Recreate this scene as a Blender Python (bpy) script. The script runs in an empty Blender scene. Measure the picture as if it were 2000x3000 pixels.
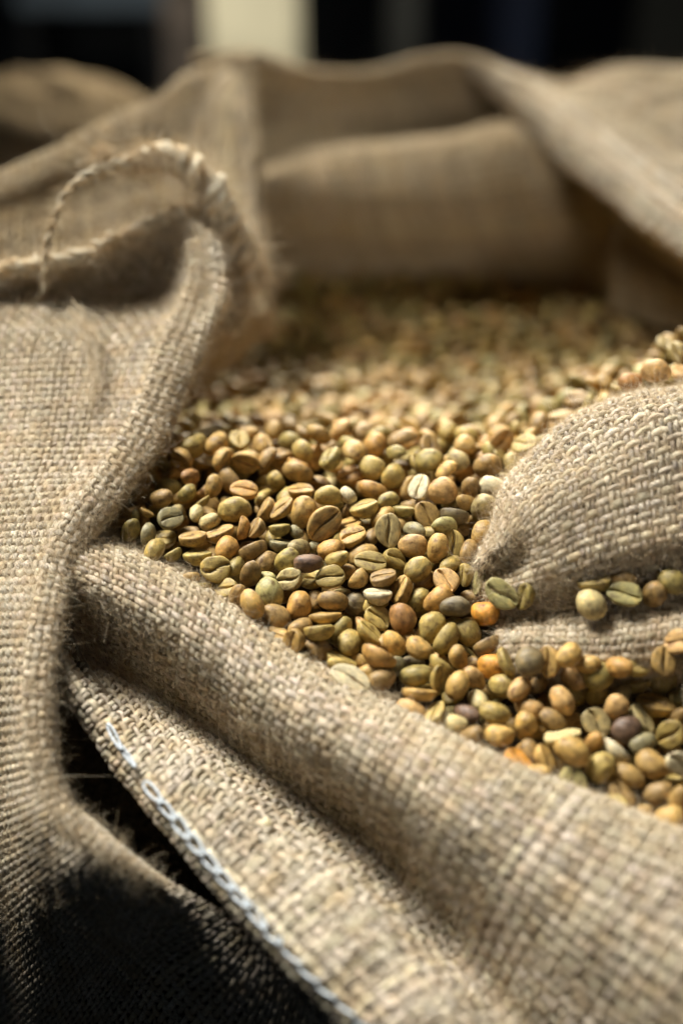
import bpy, math, random
import numpy as np
from mathutils import Vector, Matrix
from mathutils.bvhtree import BVHTree

random.seed(7)
RNG = np.random.default_rng(11)
SC = bpy.context.scene
COL = SC.collection

# ------------------------------------------------------------------ camera
PITCH = math.radians(36.0)
CAM = np.array((0.0, -0.340, 0.247))
LENS, SENSOR = 50.0, 24.0
FPX = LENS / SENSOR * 2000.0          # focal length in pixels of the 2000 px wide photograph
cam_data = bpy.data.cameras.new('camera')
cam_data.lens = LENS
cam_data.sensor_fit = 'HORIZONTAL'
cam_data.sensor_width = SENSOR
cam_data.clip_start, cam_data.clip_end = 0.01, 60.0
cam_data.dof.use_dof = True
cam_data.dof.focus_distance = 0.409
cam_data.dof.aperture_fstop = 3.3
cam_data.dof.aperture_blades = 9
cam = bpy.data.objects.new('camera', cam_data)
cam.location = CAM
cam.rotation_euler = (math.pi / 2 - PITCH, 0, 0)
COL.objects.link(cam)
SC.camera = cam

# ------------------------------------------------------------------ world, lamps, exposure
world = bpy.data.worlds.new('World')
SC.world = world
world.use_nodes = True
bg = world.node_tree.nodes['Background']
bg.inputs['Color'].default_value = (0.62, 0.80, 1.0, 1)
bg.inputs['Strength'].default_value = 0.022

def area_lamp(name, loc, target, size, energy, color, spread=math.pi):
    d = bpy.data.lights.new(name, 'AREA')
    d.shape = 'RECTANGLE'
    d.size, d.size_y = size
    d.energy, d.color, d.spread = energy, color, spread
    o = bpy.data.objects.new(name, d)
    o.location = loc
    o.rotation_euler = (Vector(target) - Vector(loc)).to_track_quat('-Z', 'Y').to_euler()
    COL.objects.link(o)
    return o

area_lamp('overhead_softbox', (-0.46, 0.34, 0.82), (-0.03, -0.11, 0.0), (0.52, 0.44), 2.8, (1.0, 0.99, 0.93), math.radians(36))
area_lamp('back_roll_fill', (0.25, -0.90, 0.42), (0.02, 0.36, 0.0), (0.12, 0.12), 0.045, (1.0, 0.96, 0.88), math.radians(15))  # added fill, unseen, brightens the face of the back roll
area_lamp('back_rim_fill', (0.05, 0.95, 0.25), (0.05, 0.33, 0.0), (0.3, 0.12), 3.2, (1.0, 0.90, 0.70), math.radians(80))  # added light from behind for the back roll's crest and rim
area_lamp('post_fill', (-0.35, 0.62, 0.75), (-0.10, 1.16, -0.05), (0.15, 0.15), 1.8, (1.0, 0.97, 0.86), math.radians(60))  # extra light put in only to brighten the cream post
area_lamp('cool_side_fill', (1.6, 0.5, 1.2), (0.0, 0.0, 0.0), (0.8, 0.8), 2.0, (0.85, 0.94, 1.0))  # added cool fill from the right, not an actual window
SC.view_settings.view_transform = 'Standard'
SC.view_settings.look = 'None'
SC.view_settings.exposure = 0.0
SC.view_settings.gamma = 1.0

# ------------------------------------------------------------------ helpers
RX = np.array((1.0, 0.0, 0.0))
FW = np.array((0.0, math.cos(PITCH), -math.sin(PITCH)))
UP = np.array((0.0, math.sin(PITCH), math.cos(PITCH)))

def P(px, py, d):
    """a point seen at pixel (px, py) of the photograph, d metres along the optical axis"""
    return CAM + d * (FW + RX * ((px - 1000.0) / FPX) + UP * ((1501.5 - py) / FPX))

def project(p):
    v = np.asarray(p) - CAM
    d = v @ FW
    return 1000.0 + FPX * (v @ RX) / d, 1501.5 - FPX * (v @ UP) / d, d

def tag(o, label=None, cat=None, group=None, kind=None):
    for k, v in (('label', label), ('category', cat), ('group', group), ('kind', kind)):
        if v:
            o[k] = v
    return o

def link(name, data, parent=None):
    o = bpy.data.objects.new(name, data)
    COL.objects.link(o)
    if parent is not None:
        o.parent = parent
    return o

def np_mesh(name, verts, quads, mat=None, attrs=None, smooth=True):
    me = bpy.data.meshes.new(name)
    verts = np.ascontiguousarray(verts, dtype=np.float32).reshape(-1, 3)
    quads = np.ascontiguousarray(quads, dtype=np.int32)
    k = quads.shape[1]
    me.vertices.add(len(verts))
    me.vertices.foreach_set('co', verts.ravel())
    me.loops.add(quads.size)
    me.loops.foreach_set('vertex_index', quads.ravel())
    me.polygons.add(len(quads))
    me.polygons.foreach_set('loop_start', np.arange(0, quads.size, k, dtype=np.int32))
    me.update(calc_edges=True)
    if smooth:
        me.polygons.foreach_set('use_smooth', np.ones(len(quads), dtype=bool))
    for an, (typ, arr) in (attrs or {}).items():
        a = me.attributes.new(an, typ, 'POINT')
        arr = np.ascontiguousarray(arr, dtype=np.float32)
        a.data.foreach_set({'FLOAT': 'value', 'FLOAT_VECTOR': 'vector', 'FLOAT_COLOR': 'color'}[typ], arr.ravel())
    if mat:
        me.materials.append(mat)
    return me

def grid_quads(nv, nu):
    i = np.arange(nv * nu).reshape(nv, nu)
    return np.stack([i[:-1, :-1], i[:-1, 1:], i[1:, 1:], i[1:, :-1]], -1).reshape(-1, 4)

def hermite(t, y, x):
    """smooth curve through (t, y) at x; gentle tangents"""
    t, y = np.asarray(t, float), np.asarray(y, float)
    n = len(t)
    dt = np.diff(t)[:, None]
    s = np.diff(y, axis=0) / dt
    m = np.empty_like(y)
    m[0], m[-1] = s[0], s[-1]
    if n > 2:
        w0, w1 = dt[1:], dt[:-1]
        m[1:-1] = (s[:-1] * w0 + s[1:] * w1) / (w0 + w1)
    k = np.clip(np.searchsorted(t, x, side='right') - 1, 0, n - 2)
    h = dt[k]
    u = ((x - t[k])[:, None]) / h
    a, b = y[k], y[k + 1]
    return ((2 * u**3 - 3 * u**2 + 1) * a + (u**3 - 2 * u**2 + u) * h * m[k]
            + (-2 * u**3 + 3 * u**2) * b + (u**3 - u**2) * h * m[k + 1])

def resample(pts, n):
    pts = np.asarray(pts, float)
    t = np.concatenate([[0], np.cumsum(np.linalg.norm(np.diff(pts, axis=0), axis=1))])
    fine = hermite(t, pts, np.linspace(0, t[-1], 600))
    c = np.concatenate([[0], np.cumsum(np.linalg.norm(np.diff(fine, axis=0), axis=1))])
    x = np.linspace(0, c[-1], n)
    return np.stack([np.interp(x, c, fine[:, i]) for i in range(3)], -1)

def loft(lines, nu=150, nv=150, wrinkle=0.0, seed=0):
    L = np.stack([resample([P(*p) for p in ln], nu) for ln in lines])        # rows, nu, 3
    seg = np.linalg.norm(np.diff(L, axis=0), axis=2).mean(1)
    t = np.concatenate([[0], np.cumsum(seg)])
    G = hermite(t, L.reshape(len(lines), -1), np.linspace(0, t[-1], nv)).reshape(nv, nu, 3)
    if wrinkle:
        N = normals(G)
        r = np.random.default_rng(seed)
        h = np.zeros((nv, nu))
        for _ in range(14):
            k = r.normal(size=3) * 110
            h += np.sin(G @ k + r.uniform(0, 6.28)) / (0.5 + np.linalg.norm(k) / 110)
        G = G + N * (h * wrinkle / 3)[..., None]
    return G

def normals(G):
    N = np.cross(np.gradient(G, axis=1), np.gradient(G, axis=0))
    N /= np.linalg.norm(N, axis=2, keepdims=True) + 1e-12
    c = G.reshape(-1, 3).mean(0)
    if ((CAM - G) * N).sum(2).mean() < 0:
        N = -N
    return N

def bil(A, v, u):
    """bilinear sample of grid A at fractional (v, u) in 0..1"""
    nv, nu = A.shape[:2]
    y = np.clip(v, 0, 1) * (nv - 1.001)
    x = np.clip(u, 0, 1) * (nu - 1.001)
    i, j = y.astype(int), x.astype(int)
    fy, fx = (y - i)[..., None], (x - j)[..., None]
    return (A[i, j] * (1 - fy) * (1 - fx) + A[i + 1, j] * fy * (1 - fx) + A[i, j + 1] * (1 - fy) * fx + A[i + 1, j + 1] * fy * fx)

def sizes(G):
    return (np.linalg.norm(np.diff(G, axis=1), axis=2).sum(1).mean(), np.linalg.norm(np.diff(G, axis=0), axis=2).sum(0).mean())

# ------------------------------------------------------------------ materials
def nodes_of(name):
    m = bpy.data.materials.new(name)
    m.use_nodes = True
    nt = m.node_tree
    return m, nt, nt.nodes, nt.links, nt.nodes['Principled BSDF']

def ramp(nd, stops, interp='LINEAR'):
    r = nd.new('ShaderNodeValToRGB')
    e = r.color_ramp.elements
    while len(e) < len(stops):
        e.new(0.5)
    for k, (p, c) in zip(e, stops):
        k.position, k.color = p, (*c, 1)
    r.color_ramp.interpolation = interp
    return r

def plain(name, color, rough=0.8, noise=0.25, scale=30.0):
    m, nt, nd, lk, b = nodes_of(name)
    tc = nd.new('ShaderNodeTexCoord')
    n = nd.new('ShaderNodeTexNoise')
    n.inputs['Scale'].default_value = scale
    n.inputs['Detail'].default_value = 5
    lk.new(tc.outputs['Object'], n.inputs['Vector'])
    r = ramp(nd, [(0.3, tuple(c * (1 - noise) for c in color)), (0.7, tuple(min(1, c * (1 + noise)) for c in color))])
    lk.new(n.outputs['Fac'], r.inputs['Fac'])
    lk.new(r.outputs['Color'], b.inputs['Base Color'])
    b.inputs['Roughness'].default_value = rough
    bp = nd.new('ShaderNodeBump')
    bp.inputs['Strength'].default_value = 0.25
    lk.new(n.outputs['Fac'], bp.inputs['Height'])
    lk.new(bp.outputs['Normal'], b.inputs['Normal'])
    return m

def jute(name, light, mid, warm, dark):
    """spun jute yarn: helical fibre streaks from the 'fibre' attribute, tint per yarn"""
    m, nt, nd, lk, b = nodes_of(name)
    at = nd.new('ShaderNodeAttribute'); at.attribute_name = 'fibre'
    sh = nd.new('ShaderNodeAttribute'); sh.attribute_name = 'shade'
    mp = nd.new('ShaderNodeMapping'); mp.inputs['Scale'].default_value = (1.15, 1.15, 0.5)
    lk.new(at.outputs['Vector'], mp.inputs['Vector'])
    n = nd.new('ShaderNodeTexNoise'); n.inputs['Scale'].default_value = 1.6; n.inputs['Detail'].default_value = 6; n.inputs['Roughness'].default_value = 0.65
    lk.new(mp.outputs['Vector'], n.inputs['Vector'])
    r = ramp(nd, [(0.33, dark), (0.44, mid), (0.56, light), (0.70, tuple(min(1, c * 1.18) for c in light))])
    lk.new(n.outputs['Fac'], r.inputs['Fac'])
    tc = nd.new('ShaderNodeTexCoord')
    n2 = nd.new('ShaderNodeTexNoise'); n2.inputs['Scale'].default_value = 140; n2.inputs['Detail'].default_value = 3
    lk.new(tc.outputs['Object'], n2.inputs['Vector'])
    r2 = ramp(nd, [(0.45, (0, 0, 0)), (0.68, (1, 1, 1))])
    lk.new(n2.outputs['Fac'], r2.inputs['Fac'])
    mx = nd.new('ShaderNodeMix'); mx.data_type = 'RGBA'
    lk.new(r2.outputs['Color'], mx.inputs['Factor'])
    lk.new(r.outputs['Color'], mx.inputs['A'])
    mx.inputs['B'].default_value = (*warm, 1)
    ml = nd.new('ShaderNodeMix'); ml.data_type = 'RGBA'; ml.blend_type = 'MULTIPLY'; ml.inputs['Factor'].default_value = 1
    lk.new(mx.outputs['Result'], ml.inputs['A'])
    lk.new(sh.outputs['Color'], ml.inputs['B'])
    lk.new(ml.outputs['Result'], b.inputs['Base Color'])
    b.inputs['Roughness'].default_value = 0.78
    b.inputs['Specular IOR Level'].default_value = 0.25
    bp = nd.new('ShaderNodeBump'); bp.inputs['Strength'].default_value = 0.9; bp.inputs['Distance'].default_value = 0.0004
    lk.new(n.outputs['Fac'], bp.inputs['Height'])
    lk.new(bp.outputs['Normal'], b.inputs['Normal'])
    return m

def hair_material(name, c1, c2):
    m, nt, nd, lk, b = nodes_of(name)
    hi = nd.new('ShaderNodeHairInfo')
    r = ramp(nd, [(0.0, c1), (1.0, c2)])
    lk.new(hi.outputs['Random'], r.inputs['Fac'])
    lk.new(r.outputs['Color'], b.inputs['Base Color'])
    b.inputs['Roughness'].default_value = 0.6
    return m

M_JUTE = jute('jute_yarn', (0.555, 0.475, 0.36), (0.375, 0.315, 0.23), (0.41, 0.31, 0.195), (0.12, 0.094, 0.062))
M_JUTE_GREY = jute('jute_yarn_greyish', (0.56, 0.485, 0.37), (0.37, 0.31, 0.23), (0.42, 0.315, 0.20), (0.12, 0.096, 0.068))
M_JUTE_GOLD_DIM = jute('jute_yarn_golden_dimmed', (0.46, 0.36, 0.225), (0.32, 0.245, 0.15), (0.39, 0.28, 0.15), (0.14, 0.10, 0.058))  # golden jute, darkened to stand for the weaker light at the back
M_TWINE = jute('pale_twine', (0.74, 0.67, 0.52), (0.50, 0.43, 0.31), (0.50, 0.36, 0.2), (0.2, 0.14, 0.1))
M_BACKING = plain('shade_dark_jute', (0.10, 0.07, 0.04), 0.95, 0.4, 500)  # dark sheet behind the yarns, shade of the gaps put into its colour
M_FUZZ = hair_material('jute_fibre', (0.68, 0.58, 0.42), (0.48, 0.34, 0.18))
M_THREAD = plain('white_cotton_thread', (0.50, 0.535, 0.56), 0.75, 0.35, 900)

def bean_material(name, source):
    m, nt, nd, lk, b = nodes_of(name)
    at = nd.new('ShaderNodeAttribute')
    if source == 'object':
        oi = nd.new('ShaderNodeObjectInfo')
        base, rnd = oi.outputs['Color'], oi.outputs['Random']
    else:
        at.attribute_name = 'tint'
        base = at.outputs['Color']
        rnd = at.outputs['Alpha']
    lo = nd.new('ShaderNodeAttribute'); lo.attribute_name = 'local'
    off = nd.new('ShaderNodeVectorMath'); off.operation = 'MULTIPLY_ADD'
    cr = nd.new('ShaderNodeCombineXYZ')
    for k in range(3):
        lk.new(rnd, cr.inputs[k])
    off.inputs[1].default_value = (37.0, 53.0, 71.0)
    lk.new(cr.outputs['Vector'], off.inputs[0])
    lk.new(lo.outputs['Vector'], off.inputs[2])
    n = nd.new('ShaderNodeTexNoise'); n.inputs['Scale'].default_value = 1.25; n.inputs['Detail'].default_value = 5; n.inputs['Roughness'].default_value = 0.6
    lk.new(off.outputs['Vector'], n.inputs['Vector'])
    # broad mottling: lighter straw and browner patches of silverskin
    r = ramp(nd, [(0.32, (0.40, 0.31, 0.24)), (0.46, (0.90, 0.88, 0.84)), (0.56, (1.03, 1.0, 0.92)), (0.68, (1.5, 1.34, 1.1))])
    lk.new(n.outputs['Fac'], r.inputs['Fac'])
    ml = nd.new('ShaderNodeMix'); ml.data_type = 'RGBA'; ml.blend_type = 'MULTIPLY'; ml.inputs['Factor'].default_value = 1.0
    lk.new(base, ml.inputs['A']); lk.new(r.outputs['Color'], ml.inputs['B'])
    # lengthwise fine streaks and specks
    mp = nd.new('ShaderNodeMapping'); mp.inputs['Scale'].default_value = (0.8, 3.2, 3.2)
    lk.new(off.outputs['Vector'], mp.inputs['Vector'])
    n2 = nd.new('ShaderNodeTexNoise'); n2.inputs['Scale'].default_value = 2.2; n2.inputs['Detail'].default_value = 5; n2.inputs['Roughness'].default_value = 0.7
    lk.new(mp.outputs['Vector'], n2.inputs['Vector'])
    r2 = ramp(nd, [(0.32, (0.62, 0.55, 0.48)), (0.5, (1, 1, 1)), (0.68, (1.16, 1.12, 1.05))])
    lk.new(n2.outputs['Fac'], r2.inputs['Fac'])
    m2 = nd.new('ShaderNodeMix'); m2.data_type = 'RGBA'; m2.blend_type = 'MULTIPLY'; m2.inputs['Factor'].default_value = 0.8
    lk.new(ml.outputs['Result'], m2.inputs['A']); lk.new(r2.outputs['Color'], m2.inputs['B'])
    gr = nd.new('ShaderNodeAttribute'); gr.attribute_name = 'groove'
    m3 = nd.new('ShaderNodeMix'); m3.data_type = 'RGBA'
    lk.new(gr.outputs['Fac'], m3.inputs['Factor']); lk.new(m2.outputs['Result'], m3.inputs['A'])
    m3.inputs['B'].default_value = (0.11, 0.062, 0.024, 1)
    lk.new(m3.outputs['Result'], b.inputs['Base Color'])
    b.inputs['Roughness'].default_value = 0.54
    b.inputs['Specular IOR Level'].default_value = 0.5
    bp = nd.new('ShaderNodeBump'); bp.inputs['Strength'].default_value = 0.35; bp.inputs['Distance'].default_value = 0.00035
    lk.new(n2.outputs['Fac'], bp.inputs['Height'])
    lk.new(bp.outputs['Normal'], b.inputs['Normal'])
    return m

M_BEAN = bean_material('coffee_bean_skin', 'object')
M_BEANS = bean_material('coffee_bean_skin_in_heap', 'mesh')
M_SKIN = plain('silverskin', (0.46, 0.32, 0.15), 0.6, 0.5, 900)

# ------------------------------------------------------------------ cloth builders
def yarn_tubes(paths, nrm, lat, half_w, half_h, sides, twist, r):
    """paths (k,n,3), nrm (k,n,3), lat (k,n,3): tubes of elliptical section -> verts, quads, fibre, shade"""
    k, n = paths.shape[:2]
    a = np.arange(sides) / sides * 2 * np.pi
    wid = half_w * (1 + 0.15 * r.normal(size=(k, 1)) + 0.14 * np.cumsum(r.normal(size=(k, n)), 1) / np.sqrt(n))
    slub = 1 + 0.10 * np.sin(np.linspace(0, 1, n)[None] * r.uniform(30, 90, (k, 1)) + r.uniform(0, 6, (k, 1)))
    wid = np.clip(wid * slub, half_w * 0.65, half_w * 1.45)
    V = (paths[:, :, None] + lat[:, :, None] * (np.cos(a)[None, None, :, None] * wid[:, :, None, None])
         + nrm[:, :, None] * (np.sin(a)[None, None, :, None] * half_h))
    idx = np.arange(k * n * sides).reshape(k, n, sides)
    nx = np.roll(idx, -1, 2)
    Q = np.stack([idx[:, :-1], nx[:, :-1], nx[:, 1:], idx[:, 1:]], -1).reshape(-1, 4)
    al = np.concatenate([np.zeros((k, 1)), np.cumsum(np.linalg.norm(np.diff(paths, axis=1), axis=2), 1)], 1)
    ang = a[None, None] + al[:, :, None] * twist
    off = r.uniform(0, 300, (k, 1, 1))
    F = np.stack([np.cos(ang) + off, np.sin(ang) + off * 0.7, np.broadcast_to(al[:, :, None] * 1000, ang.shape) * 0.5], -1)
    s = np.clip(r.normal(1.0, 0.15, (k, 1)) + 0.10 * np.sin(al * r.uniform(60, 160, (k, 1)) + r.uniform(0, 6, (k, 1))), 0.6, 1.3)
    tint = np.stack([s, s * (1 + 0.012 * r.normal(size=(k, 1))), s * (1 + 0.04 * r.normal(size=(k, 1))), np.ones_like(s)], -1)
    S = np.broadcast_to(tint[:, :, None, :], (k, n, sides, 4))
    return V.reshape(-1, 3), Q, F.reshape(-1, 3), S.reshape(-1, 4)

def weave(G, pitch_u, pitch_v, paired, seed, per=4, sides=5, fat=1.0, amp=0.00042):
    r = np.random.default_rng(seed)
    N = normals(G)
    Tu = np.gradient(G, axis=1); Tu /= np.linalg.norm(Tu, axis=2, keepdims=True) + 1e-12
    Tv = np.gradient(G, axis=0); Tv /= np.linalg.norm(Tv, axis=2, keepdims=True) + 1e-12
    lu, lv = sizes(G)
    cu, cv = max(3, round(lu / pitch_u)), max(3, round(lv / pitch_v))
    out = []
    for k in range(2 if paired else 1):                                       # yarns that run along v
        off = (-0.235, 0.235)[k] if paired else 0.0
        i = np.arange(cu)[:, None]
        s = np.linspace(0, 1, cv * per + 1)[None, :]
        wob = 0.07 * np.sin(s * cv * r.uniform(0.15, 0.5, (cu, 1)) + r.uniform(0, 6, (cu, 1))) + 0.06 * r.normal(size=(cu, 1))
        u = (i + 0.5 + off + wob) / cu + 0 * s
        v = s + 0 * u
        v = v + 0 * i
        ph = s * cv - 0.5 + i + r.normal(0, 0.05, (cu, 1))
        h = amp * np.cos(np.pi * ph) + 0.00008 * r.normal(size=u.shape)
        n_ = bil(N, v, u)
        p = bil(G, v, u) + n_ * h[..., None]
        w = (0.235 if paired else 0.43) * pitch_u * fat
        out.append(yarn_tubes(p, n_, bil(Tu, v, u), w, min(w, 0.0007), sides, 900, r))
    j = np.arange(cv)[:, None]
    s = np.linspace(0, 1, cu * per + 1)[None, :]
    wob = 0.06 * np.sin(s * cu * r.uniform(0.15, 0.5, (cv, 1)) + r.uniform(0, 6, (cv, 1))) + 0.05 * r.normal(size=(cv, 1))
    v = (j + 0.5 + wob) / cv + 0 * s
    u = s + 0 * v
    h = -amp * np.cos(np.pi * (s * cu - 0.5 + j)) + 0.00008 * r.normal(size=u.shape)
    n_ = bil(N, v, u)
    p = bil(G, v, u) + n_ * h[..., None]
    w = 0.40 * pitch_v * fat
    out.append(yarn_tubes(p, n_, bil(Tv, v, u), w, min(w, 0.0007), sides, 900, r))
    V, Q, F, S, b = [], [], [], [], 0
    for v_, q_, f_, s_ in out:
        V.append(v_); Q.append(q_ + b); F.append(f_); S.append(s_); b += len(v_)
    return np.concatenate(V), np.concatenate(Q), {'fibre': ('FLOAT_VECTOR', np.concatenate(F)), 'shade': ('FLOAT_COLOR', np.concatenate(S))}

def hair(name, pts, radius, mat, parent):
    """pts (k, n, 3): fine curves"""
    k, n = pts.shape[:2]
    c = bpy.data.hair_curves.new(name)
    c.add_curves([n] * k)
    c.attributes['position'].data.foreach_set('vector', np.ascontiguousarray(pts, dtype=np.float32).ravel())
    a = c.attributes.get('radius') or c.attributes.new('radius', 'FLOAT', 'POINT')
    rr = np.broadcast_to(np.linspace(1, 0.35, n)[None], (k, n)) * np.broadcast_to(np.asarray(radius).reshape(-1, 1), (k, n))
    a.data.foreach_set('value', np.ascontiguousarray(rr, dtype=np.float32).ravel())
    c.materials.append(mat)
    return tag(link(name, c, parent), kind='stuff')

def fuzz(G, count, length, seed, parent, lift=0.5, radius=0.000028, vr=(0, 1), ur=(0, 1)):
    r = np.random.default_rng(seed)
    N = normals(G)
    Tu = np.gradient(G, axis=1); Tu /= np.linalg.norm(Tu, axis=2, keepdims=True) + 1e-12
    Tv = np.gradient(G, axis=0); Tv /= np.linalg.norm(Tv, axis=2, keepdims=True) + 1e-12
    u, v = r.uniform(*ur, count), r.uniform(*vr, count)
    if vr[1] < 1:
        v = vr[1] * (1 - (1 - v / vr[1]) ** .6)
    n_, tu, tv = bil(N, v, u), bil(Tu, v, u), bil(Tv, v, u)
    p = bil(G, v, u) + n_ * 0.0006
    a = r.uniform(0, 6.28, count)
    d = tu * np.cos(a)[:, None] + tv * np.sin(a)[:, None] + n_ * np.abs(r.normal(0, lift, count))[:, None]
    d /= np.linalg.norm(d, axis=1, keepdims=True)
    L = length * r.gamma(2.2, 0.45, count)
    bend = r.normal(0, 0.55, (count, 3))
    m = 5
    pts = [p]
    for _ in range(m - 1):
        pts.append(pts[-1] + d * (L / (m - 1))[:, None])
        d = d + bend * 0.45 + r.normal(0, 0.16, (count, 3)) - n_ * 0.12
        d /= np.linalg.norm(d, axis=1, keepdims=True)
    return hair('loose_fibres', np.stack(pts, 1), radius * r.uniform(0.6, 1.6, count), M_FUZZ, parent)

def cloth(name, G, sack, pu, pv, paired, seed, mat, nfuzz, flen=0.004, per=4, sides=5, fat=.96, label=None, back=0.0013, amp=0.00055, lift=0.5, vr=(0, 1), flat=1.2):
    N = normals(G)
    nv, nu = G.shape[:2]
    o = link(name, np_mesh(name, G - N * back, grid_quads(nv, nu), M_BACKING), sack)
    if label:
        o['label'] = label
    V, Q, at = weave(G, pu, pv, paired, seed, per, sides, fat, amp)
    tag(link('woven_yarn', np_mesh('woven_yarn', V, Q, mat, at), o), kind='stuff')
    if nfuzz:
        fuzz(G, nfuzz, flen, seed + 50, o, lift, vr=vr)
        if nfuzz > 20000:
            fuzz(G, int(nfuzz * flat), .0024, seed + 51, o, .22, radius=.000036, vr=vr)
    return o

def frames(path):
    """parallel-transported frames along a path (n,3)"""
    T = np.gradient(path, axis=0); T /= np.linalg.norm(T, axis=1, keepdims=True)
    a = np.cross(T[0], (0.3, 0.2, 1.0)); a /= np.linalg.norm(a)
    A = []
    for t in T:
        a = a - t * (a @ t); a /= np.linalg.norm(a)
        A.append(a)
    A = np.array(A)
    return T, A, np.cross(T, A)

def twisted(path, rope_r, strand_r, turns_per_m, phase, sides=7, seed=0, jitter=0.0):
    """one strand of a twisted cord that winds about path"""
    r = np.random.default_rng(seed)
    n = len(path)
    T, A, B = frames(path)
    s = np.concatenate([[0], np.cumsum(np.linalg.norm(np.diff(path, axis=0), axis=1))])
    rr = np.interp(np.linspace(0, 1, n), np.linspace(0, 1, len(np.atleast_1d(rope_r))), np.atleast_1d(rope_r))
    sr = np.interp(np.linspace(0, 1, n), np.linspace(0, 1, len(np.atleast_1d(strand_r))), np.atleast_1d(strand_r))
    ang = phase + 2 * np.pi * turns_per_m * s
    if jitter:
        ang = ang + jitter * np.sin(s * 130 + seed) + jitter * np.sin(s * 290 + seed * 2)
        rr = rr * (1 + 0.25 * jitter * np.sin(s * 210 + seed))
    c = path + A * (np.cos(ang) * rr)[:, None] + B * (np.sin(ang) * rr)[:, None]
    T2, A2, B2 = frames(c)
    a = np.arange(sides) / sides * 2 * np.pi
    V = c[:, None] + (A2[:, None] * np.cos(a)[None, :, None] + B2[:, None] * np.sin(a)[None, :, None]) * sr[:, None, None]
    idx = np.arange(n * sides).reshape(n, sides)
    nx = np.roll(idx, -1, 1)
    Q = np.stack([idx[:-1], nx[:-1], nx[1:], idx[1:]], -1).reshape(-1, 4)
    an = a[None] + s[:, None] * 1500
    F = np.stack([np.cos(an) + seed * 9.1, np.sin(an) + seed * 3.3, np.broadcast_to(s[:, None] * 500, an.shape)], -1)
    sh = np.clip(r.normal(1, 0.1) + 0.08 * np.sin(s * 120), 0.6, 1.3)
    S = np.broadcast_to(np.stack([sh, sh, sh, np.ones(n)], -1)[:, None], (n, sides, 4))
    return V.reshape(-1, 3), Q, {'fibre': ('FLOAT_VECTOR', F.reshape(-1, 3)), 'shade': ('FLOAT_COLOR', S.reshape(-1, 4))}

# ------------------------------------------------------------------ ground and background
def box_mesh(name, size, mat, bevel=0.0):
    import bmesh
    bm = bmesh.new()
    bmesh.ops.create_cube(bm, size=1.0)
    bmesh.ops.scale(bm, vec=size, verts=bm.verts)
    if bevel:
        bmesh.ops.bevel(bm, geom=bm.edges[:], offset=bevel, segments=2, affect='EDGES')
    me = bpy.data.meshes.new(name)
    bm.to_mesh(me); bm.free()
    me.materials.append(mat)
    return me

FLOOR_Z = -0.62
M_FLOOR = plain('dark_concrete', (0.012, 0.012, 0.012), 0.9, 0.4, 8)
M_WALL = plain('dark_wall_paint', (0.004, 0.004, 0.004), 0.9, 0.3, 5)
fl = link('floor', np_mesh('floor', [(-6, -4, FLOOR_Z), (6, -4, FLOOR_Z), (6, 4, FLOOR_Z), (-6, 4, FLOOR_Z)], [(0, 1, 2, 3)], M_FLOOR))
tag(fl, kind='structure')
wl = link('back_wall', np_mesh('back_wall', [(-6, 3.4, FLOOR_Z), (6, 3.4, FLOOR_Z), (6, 3.4, 2.4), (-6, 3.4, 2.4)], [(0, 1, 2, 3)], M_WALL))
tag(wl, kind='structure')

def upright(name, px0, px1, y, top, depth, color, label, cat, rough=0.7, noise=0.15, scale=12.0):
    """a box that stands on the floor at distance y with the width seen between two pixels near the top of the frame"""
    row = 60.0
    d = 1.0
    for _ in range(30):
        d *= 1.0 + (y - P(1000, row, d)[1]) / max(0.3, y + 0.34)
    x0, x1 = P(px0, row, d)[0], P(px1, row, d)[0]
    h = top - FLOOR_Z
    m = plain(name + '_paint', color, rough, noise, scale)
    o = link(name, box_mesh(name, (x1 - x0, depth, h), m, 0.006))
    o.location = ((x0 + x1) / 2, y + depth / 2, FLOOR_Z + h / 2 + 0.001)
    return tag(o, label, cat)

upright('cream_post', 607, 880, 1.15, 0.9, 0.09, (0.86, 0.78, 0.55), 'cream painted square post standing behind the burlap sack', 'post')
upright('wooden_post', 478, 606, 1.35, 0.8, 0.10, (0.085, 0.066, 0.052), 'rough dark brown post directly beside the cream post', 'post', 0.9, 0.7, 25)
upright('grey_post', 1130, 1232, 1.35, 0.8, 0.05, (0.050, 0.050, 0.044), 'narrow dark grey post standing beside the navy blue panel', 'post')
upright('blue_panel', 1262, 1590, 1.55, 0.7, 0.04, (0.0015, 0.006, 0.022), 'navy blue upright panel in the dark behind the sack', 'panel')
upright('shelf_support', 1880, 2140, 1.75, 0.7, 0.06, (0.016, 0.016, 0.012), 'very dark olive upright behind the folded right flap of the sack', 'post')

def shelf():
    root = link('low_shelf', None)
    top = P(260, 10, 2.0)
    m1 = plain('pale_grey_shelf_board', (0.12, 0.15, 0.18), 0.6)
    m2 = plain('black_shelf_side', (0.008, 0.008, 0.009), 0.6)
    root.location = (top[0], top[1], FLOOR_Z + 0.001)
    b = link('shelf_board', box_mesh('shelf_board', (0.21, 0.25, 0.024), m1, 0.003), root)
    b.location = (0, 0.125, top[2] - FLOOR_Z)
    for s in (-1, 1):
        g = link('side_panel', box_mesh('side_panel', (0.02, 0.24, top[2] - FLOOR_Z - 0.013), m2, 0.003), root)
        g.location = (s * 0.09, 0.125, (top[2] - FLOOR_Z - 0.013) / 2)
    return tag(root, 'low black shelf with a pale grey board in the dark background', 'shelf')
shelf()

# ------------------------------------------------------------------ the sack
sack = link('burlap_sack', None)
tag(sack, 'open burlap sack with folded rim full of green coffee beans', 'sack')

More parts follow.
